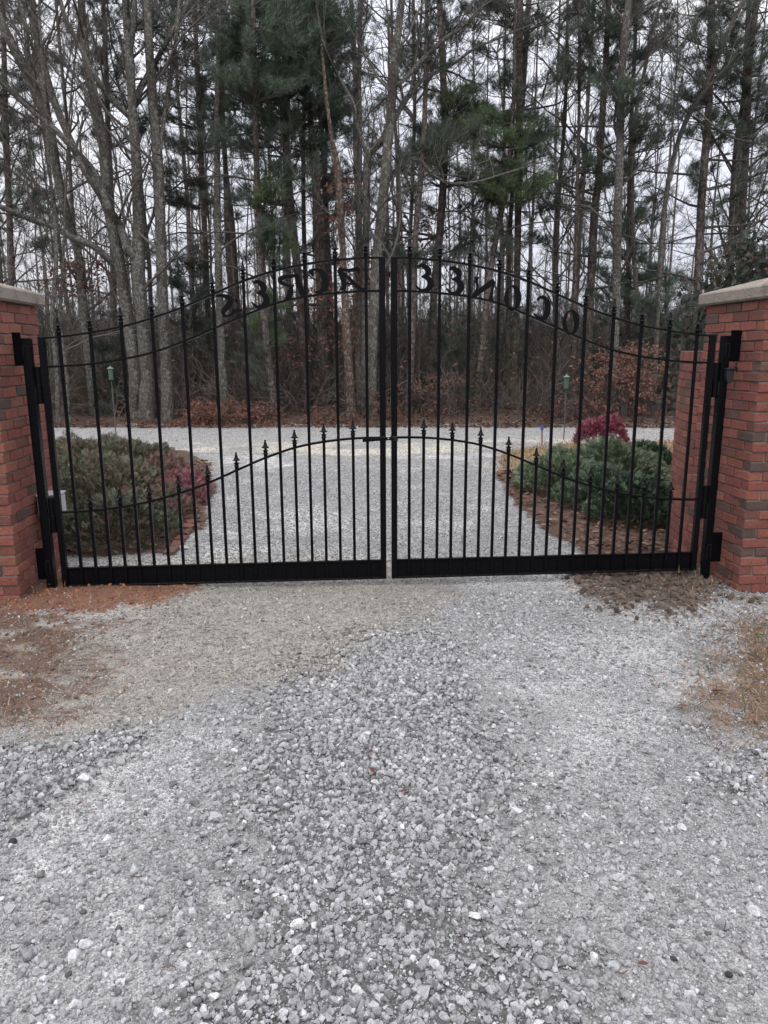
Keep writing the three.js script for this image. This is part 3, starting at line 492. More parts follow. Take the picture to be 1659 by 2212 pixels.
const tuft = (() => { const R = rng(5), g = new MB(); for (let k = 0; k < 20; k++) { const a = R() * 6.28, e = 0.1 + 0.9 * R(), d = V(Math.cos(a) * Math.sin(e * 1.5), Math.cos(e * 1.5), Math.sin(a) * Math.sin(e * 1.5)).normalize(), s = V(d.z, 0.2, -d.x).normalize()  .multiplyScalar(0.016), b = d.clone().multiplyScalar(0.12), L = 0.75 + 0.4 * R(); g.tri(b.clone().sub(s), b.clone().add(s), d.clone().multiplyScalar(L)); } return g.geo(); })();
const foliageStats = { n: 0 };
function needleList(list, a, b, n, size, R, col) {               // tufts along the outer part of a bough from a to b
  const dir = b.clone().sub(a).normalize();
  for (let k = 0; k < n; k++) {
    const t = 0.35 + 0.7 * Math.sqrt(R()), p = a.clone().lerp(b, t).add(V(R() - 0.5, R() - 0.5, R() - 0.5).multiplyScalar(size * 1.1));
    const d = dir.clone().add(V(R() - 0.5, R() * 0.9, R() - 0.5).multiplyScalar(1.5)).normalize(), m = 0.6 + 0.75 * R();
    list.push({ p, q: new THREE.Quaternion().setFromUnitVectors(V(0, 1, 0), d), s: size * (0.7 + 0.6 * R()), c: C3(col[0] * m, col[1] * m, col[2] * m) });
  }
}
const GREEN = [0.078, 0.112, 0.076], DGREEN = [0.068, 0.085, 0.068], BRIGHT = [0.092, 0.135, 0.062];
let seedN = 100;
function tree(o) {  // o: name, label, cat, z, path [[x,y,w]...], limbs [[[x,y,w]...]], bark, boughs, foliage [[x,y,rx,ry,n,col]], leaves [[x,y,rx,ry,n,col]]
  const R = rng(seedN++ * 7919), z = o.z, dist = 4.77 - z, k = dist / FPX;
  const wz = (i) => (i ? (hash(i, seedN, 3) - 0.5) * 0.5 : 0);
  const trunk = o.path.map(([x, y], i) => atZ(x, y, z + wz(i))), rad = o.path.map((p) => p[2] * k * 0.5);
  const b = trunk[0], g0 = H(b.x, z); trunk.unshift(V(b.x + (b.x - trunk[1].x) * 0.03, g0 - 0.15, z)); rad.unshift(rad[0] * 1.25); if (trunk[1].y < g0 + 0.1) { trunk[1].y = g0 + 0.25; }
  const l = trunk.length, e = trunk[l - 1].clone(), dd = e.clone().sub(trunk[l - 2]).normalize(); if (o.open !== true) { trunk.push(e.clone().addScaledVector(dd, 2.2), e.clone().addScaledVector(dd, 4.2).add(V(0.2, 0.4, 0))); rad.push(rad[l - 1] * 0.7, 0.015); }
  const root = thing(o.name, o.label, o.cat || 'tree', [trunk[0].x, g0, z], o.group), off = V(-trunk[0].x, -g0, -z), bark = M[o.bark || 'oak'];
  const sub = (name, mb, mat) => mb.i.length && mesh(name, mb.geo().translate(off.x, off.y, off.z), mat, root);
  const tp = spline(trunk, 26), tr = tp.map((_, i) => { const f = i / 26 * (rad.length - 1), q = Math.min(rad.length - 2, Math.floor(f)); return lerp(rad[q], rad[q + 1], f - q); });
  const mt = new MB(); mt.tube(tp, tr, 12, true, 0.1, seedN); sub('trunk', mt, bark);
  const opt = o.bark === 'pine' ? { wob: 0.42, up: 0.01, rmin: 0.003, kids: [4, 3, 0] } : { wob: 0.6, up: 0.03, rmin: 0.0028, kids: [6, 5, 3] };
  const limb = new MB(), tw = new MB();
  for (const L of o.limbs || []) {
    const m = new MB(), P = L.map(([x, y], i) => atZ(x, y, z + (i ? (R() - 0.5) * 0.7 : 0))), r = L.map((p) => p[2] * k * 0.5), e2 = P.at(-1).clone(); P.push(e2.clone().add(e2.clone().sub(P.at(-2)).normalize().multiplyScalar(1.2))); r.push(0.006);
    const sp = spline(P, 18), sr = sp.map((_, i) => { const f = i / 18 * (r.length - 1), q = Math.min(r.length - 2, Math.floor(f)); return lerp(r[q], r[q + 1], f - q); });
    m.tube(sp, sr, 8, true, 0.08, seedN); sub('limb', m, bark);
    for (let c = 0; c < 7; c++) { const i = 3 + Math.floor(R() * 15), a = R() * 6.28; grow(limb, tw, sp[i], V(Math.cos(a), 0.5, Math.sin(a) * 0.7).add(sp[Math.min(18, i + 1)].clone().sub(sp[i]).normalize()), 0.8 + 1.4 * R(), sr[i] * 0.4, 1, R, opt); }
  }
  const nb = o.boughs ?? 9, minY = o.minY ?? 2.2;
  for (let c = 0; c < nb; c++) {
    const i = 4 + Math.floor((c + R()) / nb * 22), p = tp[Math.min(26, i)]; if (p.y < minY) continue;
    const a = R() * 6.28, pine = o.bark === 'pine'; grow(limb, tw, p, V(Math.cos(a), pine ? 0.15 : 0.75, Math.sin(a)), (pine ? 1.2 : 1.8) + 1.6 * R(), Math.min(0.035, tr[Math.min(26, i)] * 0.35), pine ? 1 : 0, R, opt);
  }
  const nl = [], fol = [...(o.foliage || [])];
  if (o.bark === 'pine' && o.name === PT) for (let c = 0; c < 11; c++) { const y = 560 - 600 * R(), sd = R() < 0.5 ? -1 : 1, q = o.path.reduce((a, b) => Math.abs(b[1] - y) < Math.abs(a[1] - y) ? b : a); fol.push([q[0] + sd * (25 + 70 * R()), y, 45 + 40 * R(), 12 + 16 * R(), y > 350 ? 50 : 110, R() < 0.6 ? DGREEN : GREEN]); }
  for (const [x, y, rx, ry, n, col] of fol) {
    const groups = Math.max(4, Math.round(n / 26));
    for (let c = 0; c < groups; c++) {
      const a = R() * 6.28, q = Math.sqrt(R()), tip = atZ(x + Math.cos(a) * q * rx, y + Math.sin(a) * q * ry, z + (R() - 0.5) * rx * k * 1.6);
      let near = tp[0]; for (const t of tp) if (Math.abs(t.y - (tip.y - 0.3)) < Math.abs(near.y - (tip.y - 0.3))) near = t;
      const start = tip.clone().lerp(near, Math.min(1, 1.1 / Math.max(0.4, tip.distanceTo(near)))), mid = start.clone().lerp(tip, 0.5).add(V(0, -0.08, 0));
      limb.tube([start, mid, tip], [0.012, 0.008, 0.004], 4); if (c % 4 === 0) limb.tube([near, near.clone().lerp(start, 0.5).add(V(0, 0.1, 0)), start], [0.03, 0.02, 0.012], 5);
      needleList(nl, start, tip, 26, 0.17, R, col || GREEN);
    }
  }
  for (const b of [sub('branches', limb, o.bark !== 'pine' && o.pale ? M.twigPale : M.twig), sub('twigs', tw, o.pale ? M.twigPale : M.twig)]) if (b) b.userData.kind = 'stuff';
  if (nl.length) { nl.forEach((t) => t.p.add(off)); copies('needles', tuft, M.needle, nl, root); foliageStats.n += nl.length; }
  leavesOn(root, o.leaves, z, off, R, k, tp);
  return root;
}
function leavesOn(root, blobs, z, off, R, k, tp) {               // clinging dead leaves on thin twigs
  if (!blobs) return; const list = [], tw = new MB();
  for (const [x, y, rx, ry, n, col] of blobs) for (let c = 0; c < n / 6; c++) {
    const a = R() * 6.28, q = Math.sqrt(R()), p = atZ(x + Math.cos(a) * q * rx, y + Math.sin(a) * q * ry, z + (R() - 0.5) * rx * k * 1.5), d = V(R() - 0.5, 0.1 - 0.3 * R(), R() - 0.5).normalize(), L = 0.3 + 0.4 * R();
    tw.tube([p, p.clone().addScaledVector(d, L * 0.5).add(V(0, 0.03, 0)), p.clone().addScaledVector(d, L)], [0.007, 0.005, 0.003], 3);
    for (let j = 0; j < 9; j++) { const m = 0.55 + 0.8 * R(), C = col || [0.2, 0.085, 0.055]; list.push({ p: p.clone().addScaledVector(d, L * (0.2 + 0.9 * R())).add(V(R() - 0.5, R() - 0.7, R() - 0.5).multiplyScalar(0.14)).add(off), q: eul(1.2 + (R() - 0.5) * 1.4, R() * 6.28, (R() - 0.5) * 1.4), s: 0.055 + 0.05 * R(), c: C3(C[0] * m * 0.58, C[1] * m * 0.6, C[2] * m * 0.64) }); }
  }
  mesh('leaf_twigs', tw.geo().translate(off.x, off.y, off.z), M.twig, root).userData.kind = 'stuff'; copies('dead_leaves', M.leafGeo, M.leaf, list, root);
}
const fz = (x) => edgeZ(x) - 0.45;
const HW = 'hardwood_tree', PT = 'pine_tree';
// big lichen-spotted hardwoods behind the gate leaf that reads ACRES
tree({ name: HW, z: -12.6, label: 'large lichen-spotted hardwood leaning over the sandy-capped pillar, its low limb reaching far sideways', path: [[296, 917, 26], [289, 791, 23], [269, 641, 24], [252, 536, 23], [235, 451, 22], [228, 374, 20], [218, 272, 18], [190, 153, 16], [180, 68, 15], [173, -40, 13]], limbs: [[[246, 572, 15], [204, 533, 13], [153, 512, 12], [112, 488, 12], [68, 475, 11], [0, 446, 10], [-60, 420, 8]], [[248, 480, 15], [221, 425, 17], [184, 367, 15], [153, 306, 15], [112, 204, 14], [85, 102, 12], [72, 34, 12], [69, -30, 11]], [[225, 352, 7], [187, 206, 6], [160, 160, 5], [110, 110, 4]]], boughs: 8 });
tree({ name: HW, z: -12.4, label: 'thick ridged hardwood forking high up, with long leaning limbs, between two lichen-covered trunks', path: [[320, 917, 33], [316, 825, 29], [308, 690, 25], [299, 588, 27], [300, 490, 25], [299, 442, 23], [294, 340, 20], [286, 238, 17], [281, 136, 17], [276, 68, 15], [268, -40, 12]], limbs: [[[297, 568, 17], [272, 525, 16], [256, 480, 15], [235, 451, 15], [204, 371, 13], [163, 326, 12], [119, 279, 11], [75, 245, 9], [0, 177, 8]], [[290, 262, 11], [238, 211, 11], [204, 163, 10], [170, 95, 9], [146, 51, 9], [124, -20, 8]], [[294, 212, 11], [326, 153, 10], [367, 78, 9], [391, 37, 8], [414, -15, 7]], [[280, 120, 11], [288, 60, 10], [291, -30, 9]]], boughs: 8, leaves: [[300, 66, 22, 20, 50, [0.09, 0.06, 0.05]], [345, 105, 20, 50, 60, [0.08, 0.055, 0.05]], [160, 600, 70, 40, 200, [0.14, 0.05, 0.045]]] });
tree({ name: HW, z: -12.3, label: 'straight pale hardwood blotched with lichen, nearest the rusty beech sapling', path: [[364, 917, 26], [359, 791, 24], [352, 655, 22], [347, 519, 21], [345, 425, 20], [340, 323, 19], [330, 204, 17], [323, 102, 15], [316, -30, 13]], limbs: [[[344, 335, 10], [357, 238, 9], [371, 153, 9], [381, 75, 8], [390, -30, 7]]], boughs: 9, pale: true });
tree({ name: HW, z: -13.2, label: 'grey hardwood sweeping up and outward above the sandy pillar cap', path: [[206, 917, 17], [190, 760, 16], [178, 640, 17], [172, 560, 16], [152, 490, 17], [140, 450, 16], [126, 391, 17], [115, 323, 17], [105, 272, 20], [70, 180, 20], [25, 95, 18], [-10, 20, 16]], limbs: [[[105, 265, 14], [96, 200, 13], [82, 140, 12], [78, 60, 11], [62, -30, 10]], [[80, 190, 10], [62, 130, 9], [55, 60, 9], [36, -20, 8]]], boughs: 9, leaves: [[165, 590, 30, 40, 120, [0.14, 0.05, 0.045]]] });
tree({ name: HW, z: -12.0, label: 'thin crooked grey trunk just inside the gate edge by the sandy-capped pillar', path: [[128, 917, 9], [122, 790, 8], [112, 700, 8], [119, 600, 9], [122, 540, 8], [118, 470, 8], [108, 380, 6], [100, 250, 5]], boughs: 8, minY: 1.5 });
tree({ name: HW, z: -12.1, label: 'slim pale sapling trunk between the pillar and the first leaning hardwood', path: [[150, 917, 10], [142, 800, 8], [130, 700, 7], [135, 600, 6], [140, 480, 5]], boughs: 7, pale: true, minY: 1.5 });
tree({ name: PT, bark: 'pine', z: -16, label: 'brown pine trunk glimpsed between the leaning hardwood and the ridged hardwood', path: [[243, 905, 15], [243, 760, 14], [245, 600, 13], [240, 420, 12], [234, 306, 11], [230, 180, 10], [226, 60, 8]], boughs: 12, foliage: [[225, 130, 80, 90, 1100, DGREEN], [245, 260, 80, 70, 500, DGREEN]] });
tree({ name: PT, bark: 'pine', z: -15.5, label: 'slim dark pine with short dead branches beside the pale lichen trunk', path: [[462, 905, 11], [455, 780, 12], [447, 620, 12], [441, 476, 12], [433, 306, 11], [427, 170, 10], [421, 40, 8]], boughs: 24, minY: 3, foliage: [[405, 250, 100, 80, 900, DGREEN], [400, 60, 110, 70, 800, DGREEN], [400, 400, 90, 60, 500, DGREEN]] });
tree({ name: HW, z: -12.6, label: 'lichen-mottled trunk passing behind the letter S on the gate', path: [[487, 905, 19], [476, 689, 16], [471, 553, 14], [470, 451, 13], [469, 306, 12], [471, 170, 11], [476, 68, 10], [488, -20, 8]], limbs: [[[474, 62, 6], [490, 20, 5], [500, -30, 4]]], boughs: 5 });
tree({ name: PT, bark: 'pine', z: -16.5, label: 'slender pine leaning slightly behind the letters S and E', path: [[524, 905, 9], [514, 660, 9], [503, 490, 10], [486, 340, 8], [480, 180, 7], [478, 40, 5]], boughs: 14, foliage: [[500, 150, 70, 90, 800, GREEN]] });
tree({ name: PT, bark: 'pine', z: -13.4, label: 'stout green-topped pine standing behind the letter R on the gate', path: [[665, 917, 15], [657, 760, 15], [645, 600, 16], [630, 476, 19], [619, 340, 16], [620, 238, 13], [624, 102, 11], [626, -20, 9]], boughs: 14, minY: 3.4, foliage: [[600, 70, 150, 110, 2600, GREEN], [620, 200, 130, 80, 1300, GREEN], [540, 230, 100, 80, 800, GREEN], [610, 330, 110, 60, 420, GREEN], [560, 400, 60, 40, 200, GREEN], [690, 300, 60, 70, 300, GREEN]] });
tree({ name: PT, bark: 'pine', z: -12.2, label: 'grey pine leaning toward the letter E, a green bough low on its trunk', path: [[592, 917, 17], [577, 757, 14], [568, 621, 13], [560, 476, 13], [552, 306, 11], [549, 150, 10], [547, 0, 8]], boughs: 12, minY: 3, foliage: [[560, 110, 120, 120, 1900, GREEN], [585, 425, 38, 40, 330, BRIGHT], [600, 520, 40, 50, 260, BRIGHT], [585, 690, 40, 70, 260, BRIGHT], [550, 760, 50, 60, 220, DGREEN]] });
tree({ name: PT, bark: 'pine', z: -15, label: 'straight narrow pine behind the bar between R and C', path: [[672, 905, 10], [664, 690, 10], [656, 476, 9], [656, 272, 8], [660, 120, 7]], boughs: 10, foliage: [[670, 120, 80, 110, 1300, GREEN]] });
tree({ name: PT, bark: 'pine', z: -13.6, label: 'reddish broad pine trunk behind the letter C of ACRES', path: [[703, 917, 21], [695, 690, 20], [686, 476, 20], [680, 340, 15], [668, 240, 12], [660, 120, 10]], boughs: 12, foliage: [[690, 60, 80, 80, 1300, GREEN], [700, 170, 60, 60, 600, GREEN]] });
tree({ name: PT, bark: 'pine', z: -14.6, label: 'dark pine trunk close beside the bleached snag', path: [[718, 917, 15], [712, 650, 14], [705, 476, 12], [699, 340, 11], [690, 221, 9], [684, 80, 7]], boughs: 12, foliage: [[730, 110, 70, 80, 700, GREEN], [740, 240, 60, 60, 400, DGREEN]] });
tree({ name: 'dead_tree', bark: 'snag', z: -11.9, label: 'bleached dead snag with its bark peeling, behind the letter A', path: [[758, 917, 20], [749, 723, 17], [741, 553, 13], [735, 451, 13], [728, 360, 15], [716, 295, 8], [706, 221, 7], [698, 136, 6], [694, 96, 5]], boughs: 4, minY: 6, open: true, leaves: [[735, 420, 25, 60, 120, [0.2, 0.07, 0.045]]] });
tree({ name: HW, z: -13, label: 'narrow lichen-spotted trunk between the snag and the gate meeting stile', path: [[777, 917, 14], [773, 757, 13], [775, 620, 12], [777, 476, 10], [777, 306, 10], [776, 170, 9], [779, 20, 8]], boughs: 9, leaves: [[770, 600, 45, 50, 260, [0.2, 0.085, 0.055]], [690, 650, 60, 30, 170, [0.22, 0.1, 0.07]], [745, 730, 60, 40, 170, [0.22, 0.1, 0.07]], [650, 760, 30, 40, 120, [0.2, 0.09, 0.07]]] });
tree({ name: HW, z: -12.2, label: 'big lichen-whitened hardwood behind the meeting stiles with a pale twisting low limb', path: [[803, 917, 23], [806, 689, 20], [816, 540, 21], [824, 470, 21], [835, 340, 19], [845, 238, 18], [852, 136, 16], [864, 34, 14], [872, -40, 12]], limbs: [[[848, 190, 8], [868, 177, 8], [905, 136, 9], [956, 88, 9], [1007, 51, 8], [1041, 17, 7], [1062, -20, 6]], [[826, 420, 7], [847, 377, 7], [874, 350, 7], [905, 343, 6], [932, 374, 6], [963, 394, 6], [1024, 394, 5], [1092, 374, 4]], [[828, 440, 6], [850, 425, 6], [880, 410, 5], [900, 395, 4]]], boughs: 9, pale: true });
tree({ name: HW, z: -12.4, label: 'dark wet-barked hardwood dividing into a wide V above the gate', path: [[786, 917, 14], [788, 700, 13], [790, 476, 13], [793, 340, 13], [800, 325, 12]], limbs: [[[793, 340, 12], [830, 296, 13], [854, 252, 12], [878, 214, 10], [915, 170, 8], [973, 143, 6], [1024, 105, 5], [1060, 90, 4]], [[793, 335, 9], [769, 265, 8], [766, 231, 7], [732, 167, 5], [701, 102, 5], [687, 34, 4], [681, -10, 4]], [[873, 220, 6], [858, 160, 5], [845, 110, 5], [838, 40, 4]], [[885, 205, 5], [896, 140, 5], [908, 60, 5], [912, -20, 4]]], boughs: 4, open: true });
tree({ name: PT, bark: 'pine', z: -12.6, label: 'pale grey pine with a forked foot behind the first E of OCONEE from the stile', path: [[882, 917, 17], [890, 757, 12], [892, 655, 12], [899, 485, 12], [912, 360, 11], [919, 204, 10], [921, 80, 8]], limbs: [[[890, 790, 10], [876, 850, 11], [868, 915, 13]]], boughs: 10, foliage: [[930, 330, 40, 60, 300, GREEN]] });
tree({ name: PT, bark: 'pine', z: -14, label: 'dark pine with drooping green boughs behind the bars by the N', path: [[930, 905, 15], [936, 655, 15], [953, 470, 17], [961, 306, 14], [956, 136, 13], [949, -10, 11]], boughs: 16, minY: 3.5, foliage: [[990, 230, 85, 45, 900, BRIGHT], [950, 310, 90, 60, 900, GREEN], [1030, 260, 80, 40, 700, BRIGHT], [960, 60, 80, 80, 500, DGREEN]] });
tree({ name: PT, bark: 'pine', z: -13, label: 'leaning pine trunk behind the letter N with a bright bough of needles', path: [[1030, 917, 14], [1041, 757, 13], [1055, 621, 13], [1077, 485, 12], [1094, 396, 11], [1108, 250, 9], [1112, 90, 7]], boughs: 14, minY: 3.5, foliage: [[1080, 300, 90, 60, 1100, BRIGHT], [1110, 400, 80, 45, 1200, BRIGHT], [1030, 380, 70, 40, 500, GREEN], [1160, 290, 40, 40, 250, GREEN]] });
tree({ name: PT, bark: 'pine', z: -14, label: 'tall straight grey pine behind the long bar beside the letter O', path: [[1108, 905, 14], [1115, 700, 14], [1119, 468, 14], [1121, 324, 15], [1122, 180, 14], [1124, -20, 12]], boughs: 18, foliage: [[1090, 60, 90, 80, 500, DGREEN]] });
tree({ name: HW, z: -14.4, label: 'dark stem rising close behind the tall straight grey pine', path: [[1094, 905, 10], [1099, 640, 10], [1104, 451, 9], [1125, 260, 10], [1135, 108, 12], [1144, -20, 10]], boughs: 14 });
tree({ name: HW, z: -14.2, label: 'slender grey trunk behind the letter C of OCONEE', path: [[1206, 905, 11], [1200, 640, 11], [1205, 451, 11], [1218, 288, 8], [1224, 162, 7], [1226, 20, 6]], boughs: 14 });
tree({ name: PT, bark: 'pine', z: -13.4, label: 'thin grey pine behind the outermost letter O, beside the green feeder', path: [[1236, 917, 10], [1242, 640, 9], [1246, 451, 8], [1250, 300, 7], [1252, 120, 6]], boughs: 8, foliage: [[1250, 100, 80, 80, 500, DGREEN]] });
tree({ name: PT, bark: 'pine', z: -13.8, label: 'pair-standing dark pine next to the green feeder pole', path: [[1262, 917, 17], [1275, 640, 17], [1285, 451, 17], [1293, 390, 14], [1301, 252, 13], [1310, 108, 12], [1315, -20, 10]], boughs: 14, foliage: [[1290, 120, 80, 70, 700, GREEN], [1260, 300, 80, 60, 300, DGREEN]] });
tree({ name: HW, z: -12.2, label: 'tall rough-barked trunk rising behind the crimson shrub, with S-curved side branches', path: [[1319, 917, 17], [1332, 608, 17], [1334, 470, 17], [1339, 324, 16], [1342, 180, 15], [1350, 72, 14], [1362, -30, 12]], limbs: [[[1338, 313, 5], [1327, 270, 5], [1330, 216, 5], [1314, 187, 4]], [[1336, 410, 4], [1375, 367, 4], [1404, 324, 4], [1426, 281, 3]], [[1350, 80, 6], [1367, 30, 6], [1372, -20, 5]]], boughs: 8, foliage: [[1330, 182, 55, 22, 320, GREEN], [1390, 260, 60, 50, 400, DGREEN]] });
tree({ name: PT, bark: 'pine', z: -14.8, label: 'narrow pine partly hidden by the rough-barked trunk', path: [[1352, 905, 10], [1357, 640, 10], [1359, 475, 10], [1363, 288, 9], [1372, 90, 7]], boughs: 16, foliage: [[1400, 90, 90, 90, 700, DGREEN], [1390, 420, 70, 80, 450, DGREEN]] });
tree({ name: HW, z: -13.4, label: 'pale slim trunk tilting away beyond the russet sapling', path: [[1386, 917, 10], [1378, 670, 10], [1366, 470, 8], [1373, 252, 8], [1394, 144, 7], [1412, 54, 6], [1434, -10, 5]], boughs: 12, pale: true });
tree({ name: HW, z: -12.8, label: 'long pale hardwood leaning steeply outward above the curved wall', path: [[1410, 905, 11], [1422, 640, 10], [1440, 414, 10], [1476, 274, 10], [1523, 187, 10], [1566, 83, 9], [1612, -10, 8]], limbs: [[[1500, 232, 5], [1540, 270, 4], [1590, 300, 4], [1640, 310, 3]]], boughs: 10, pale: true });
tree({ name: PT, bark: 'pine', z: -13, label: 'dark red-brown pine between the curved wall and the grey-capped pillar', path: [[1490, 905, 19], [1508, 620, 19], [1514, 460, 17], [1521, 360, 16], [1530, 252, 15], [1535, 108, 14], [1538, -20, 12]], boughs: 22, minY: 3, foliage: [[1520, 120, 100, 100, 1200, DGREEN], [1480, 250, 70, 60, 400, DGREEN]] });
tree({ name: HW, z: -14, label: 'grey trunk with crossing side branches above the grey pillar cap', path: [[1560, 905, 12], [1575, 600, 12], [1581, 450, 11], [1591, 306, 10], [1606, 216, 10], [1614, 72, 9], [1618, -20, 8]], limbs: [[[1596, 280, 5], [1570, 235, 5], [1540, 200, 4]]], boughs: 14 });
tree({ name: PT, bark: 'pine', z: -13.4, label: 'outermost dark pine standing above the grey-capped pillar', path: [[1590, 905, 16], [1598, 600, 16], [1603, 475, 15], [1613, 288, 14], [1617, 144, 14], [1632, 18, 12], [1636, -30, 11]], boughs: 20, foliage: [[1620, 150, 80, 120, 900, DGREEN]] });
tree({ name: PT, bark: 'pine', z: -17, label: 'dark pine at the photo edge, beyond the sandy-capped pillar', path: [[30, 905, 14], [24, 640, 13], [20, 440, 12], [12, 260, 11], [8, 80, 9]], boughs: 20, foliage: [[20, 250, 90, 130, 1100, DGREEN], [60, 420, 80, 80, 500, DGREEN]] });

// evergreens that stand low between the trunks
for (const [label, z, path, fol] of [
  ['young dark evergreen between the pale hardwood and the slim pine', -15, [[420, 905, 6], [418, 720, 5], [416, 560, 4]], [[415, 600, 55, 70, 800, DGREEN], [420, 740, 70, 90, 700, DGREEN]]],
  ['hazy green evergreen sapling behind the rough-barked trunk', -14.5, [[1350, 905, 6], [1352, 700, 5], [1355, 520, 4]], [[1350, 560, 80, 60, 700, GREEN], [1340, 660, 90, 70, 700, GREEN]]],
  ['soft green evergreen sapling rising beside the curved wall', -13.4, [[1440, 905, 6], [1440, 740, 5], [1438, 600, 4]], [[1430, 620, 70, 70, 700, GREEN], [1440, 760, 60, 80, 600, GREEN]]],
  ['low evergreen sapling behind the bars beneath the letter N', -13.6, [[1010, 905, 5], [1012, 780, 4], [1012, 690, 3]], [[1000, 740, 60, 60, 350, DGREEN], [1020, 840, 70, 50, 350, DGREEN]]],
  ['low evergreen sapling in the shade left of the big ridged hardwood', -13.6, [[240, 905, 5], [238, 780, 4], [236, 700, 3]], [[240, 770, 60, 60, 350, DGREEN], [210, 850, 80, 50, 450, DGREEN]]],
]) tree({ name: 'evergreen_sapling', bark: 'pine', z, label, path, boughs: 0, foliage: fol, open: true });

// young beeches that keep their rusty leaves
for (const [label, x, z, blobs, n] of [
  ['rounded beech sapling with rusty leaves at the lane edge by the pale lichen trunk', 455, -11.9, [[455, 890, 48, 28, 700, [0.24, 0.085, 0.05]]], 5],
  ['small rusty-leaved sapling at the foot of the leaning grey pine', 560, -11.8, [[560, 893, 34, 26, 300, [0.22, 0.08, 0.05]]], 4],
  ['sparse russet sapling low beside the bleached snag', 730, -11.7, [[725, 897, 50, 22, 240, [0.22, 0.09, 0.055]]], 4],
  ['russet sapling peeping between the two meeting stiles', 838, -11.7, [[838, 880, 14, 38, 120, [0.2, 0.07, 0.045]]], 3],
  ['dull russet sapling low behind the bars beneath the first E', 930, -12, [[935, 850, 60, 55, 260, [0.17, 0.075, 0.055]]], 4],
  ['dark russet sapling behind the blue-tipped stake', 1205, -11.2, [[1215, 890, 50, 26, 280, [0.15, 0.05, 0.035]]], 4],
  ['tall open beech sapling with orange-brown leaves behind the crimson shrub', 1345, -11, [[1310, 800, 45, 40, 330, [0.26, 0.11, 0.07]], [1390, 800, 50, 50, 420, [0.26, 0.11, 0.07]], [1375, 760, 30, 22, 150, [0.26, 0.11, 0.07]], [1300, 860, 40, 30, 160, [0.22, 0.09, 0.06]]], 6],
  ['orange-brown beech sapling nearest the curved wall', 1410, -11.1, [[1410, 860, 30, 36, 220, [0.24, 0.1, 0.065]]], 4],
  ['young oak with clinging brown leaves behind the first long bars beside the stile', 905, -13.5, [[905, 500, 40, 55, 260, [0.15, 0.08, 0.06]], [840, 560, 30, 60, 160, [0.17, 0.08, 0.06]]], 5],
]) {
  const k = (4.77 - z) / FPX, R = rng(seedN++ * 31), b = atZ(x, 915, z), g0 = H(b.x, z), root = thing('beech_sapling', label, 'sapling', [b.x, g0, z]), off = V(-b.x, -g0, -z), st = new MB();
  for (let c = 0; c < n; c++) { const B = blobs[c % blobs.length], t = atZ(B[0] + (R() - 0.5) * B[2] * 1.4, B[1] - B[3] * R() * 0.9, z + (R() - 0.5) * 0.5), m = V(b.x, g0, z).lerp(t, 0.5).add(V((R() - 0.5) * 0.2, 0.1, 0)); st.tube(spline([V(b.x + (R() - 0.5) * 0.1, g0 - 0.05, z), m, t], 8), Array.from({ length: 9 }, (_, q) => 0.016 * (1 - q / 10)), 5); }
  mesh('stems', st.geo().translate(off.x, off.y, off.z), M.twig, root); leavesOn(root, blobs, z, off, R, k);
}

// slender trees standing deeper in the wood: five kinds, copied
function midTree(kind, seed) {
  const R = rng(seed), root = new THREE.Group(), mt = new MB(), lb = new MB(), tw = new MB(), hgt = 17 + 5 * R(), r = kind === 'pine' ? 0.11 : 0.06, P = [], rad = []; let x = 0, z = 0;
  const lx = (R() - 0.5) * 0.12; for (let k = 0; k <= 12; k++) { x += (R() - 0.5) * 0.16 + lx; z += (R() - 0.5) * 0.16; P.push(V(k ? x : 0, k / 12 * hgt - 0.2, k ? z : 0)); rad.push(r * (k ? 1 - 0.8 * k / 12 : 1.25)); }
  mt.tube(P, rad, 9, true); const nl = [];
  for (let c = 0; c < (kind === 'pine' ? 40 : 34); c++) {
    const f = 0.14 + 0.84 * R(), i = Math.min(11, Math.floor(f * 12)), p = P[i].clone().lerp(P[i + 1], f * 12 - i), a = R() * 6.28;
    if (kind === 'pine') { const L = (f < 0.45 ? 0.8 : 2.2) * (0.6 + 0.6 * R()), d = V(Math.cos(a), 0.12 + 0.3 * f, Math.sin(a)); grow(lb, tw, p, d, L, 0.018, 1, R, { wob: 0.35, up: 0.02, rmin: 0.0035, kids: [3, 3, 0] }); if (f > 0.3) for (let q = 0; q < 4; q++) { const e = p.clone().addScaledVector(d.clone().normalize(), L).add(V(R() - 0.5, R() * 0.6, R() - 0.5)); needleList(nl, p.clone().lerp(e, 0.5), e, 16, 0.19, R, DGREEN); } }
    else grow(lb, tw, p, V(Math.cos(a), 0.9, Math.sin(a)), 1.6 + 2 * R(), 0.03, 0, R, { wob: 0.6, up: 0.04, rmin: 0.003, kids: [5, 4, 2] });
  }
  mesh('trunk', mt.geo(), kind === 'pine' ? M.pine : M.oak, root); mesh('branches', lb.geo(), M.twig, root).userData.kind = 'stuff'; mesh('twigs', tw.geo(), M.twig, root).userData.kind = 'stuff'; if (nl.length) copies('needles', tuft, M.needle, nl, root);
  return root;
}
const kinds = [['bare', 501], ['bare', 502], ['bare', 503], ['pine', 504], ['pine', 505], ['pine', 506]].map(([k, s]) => [k, midTree(k, s)]);
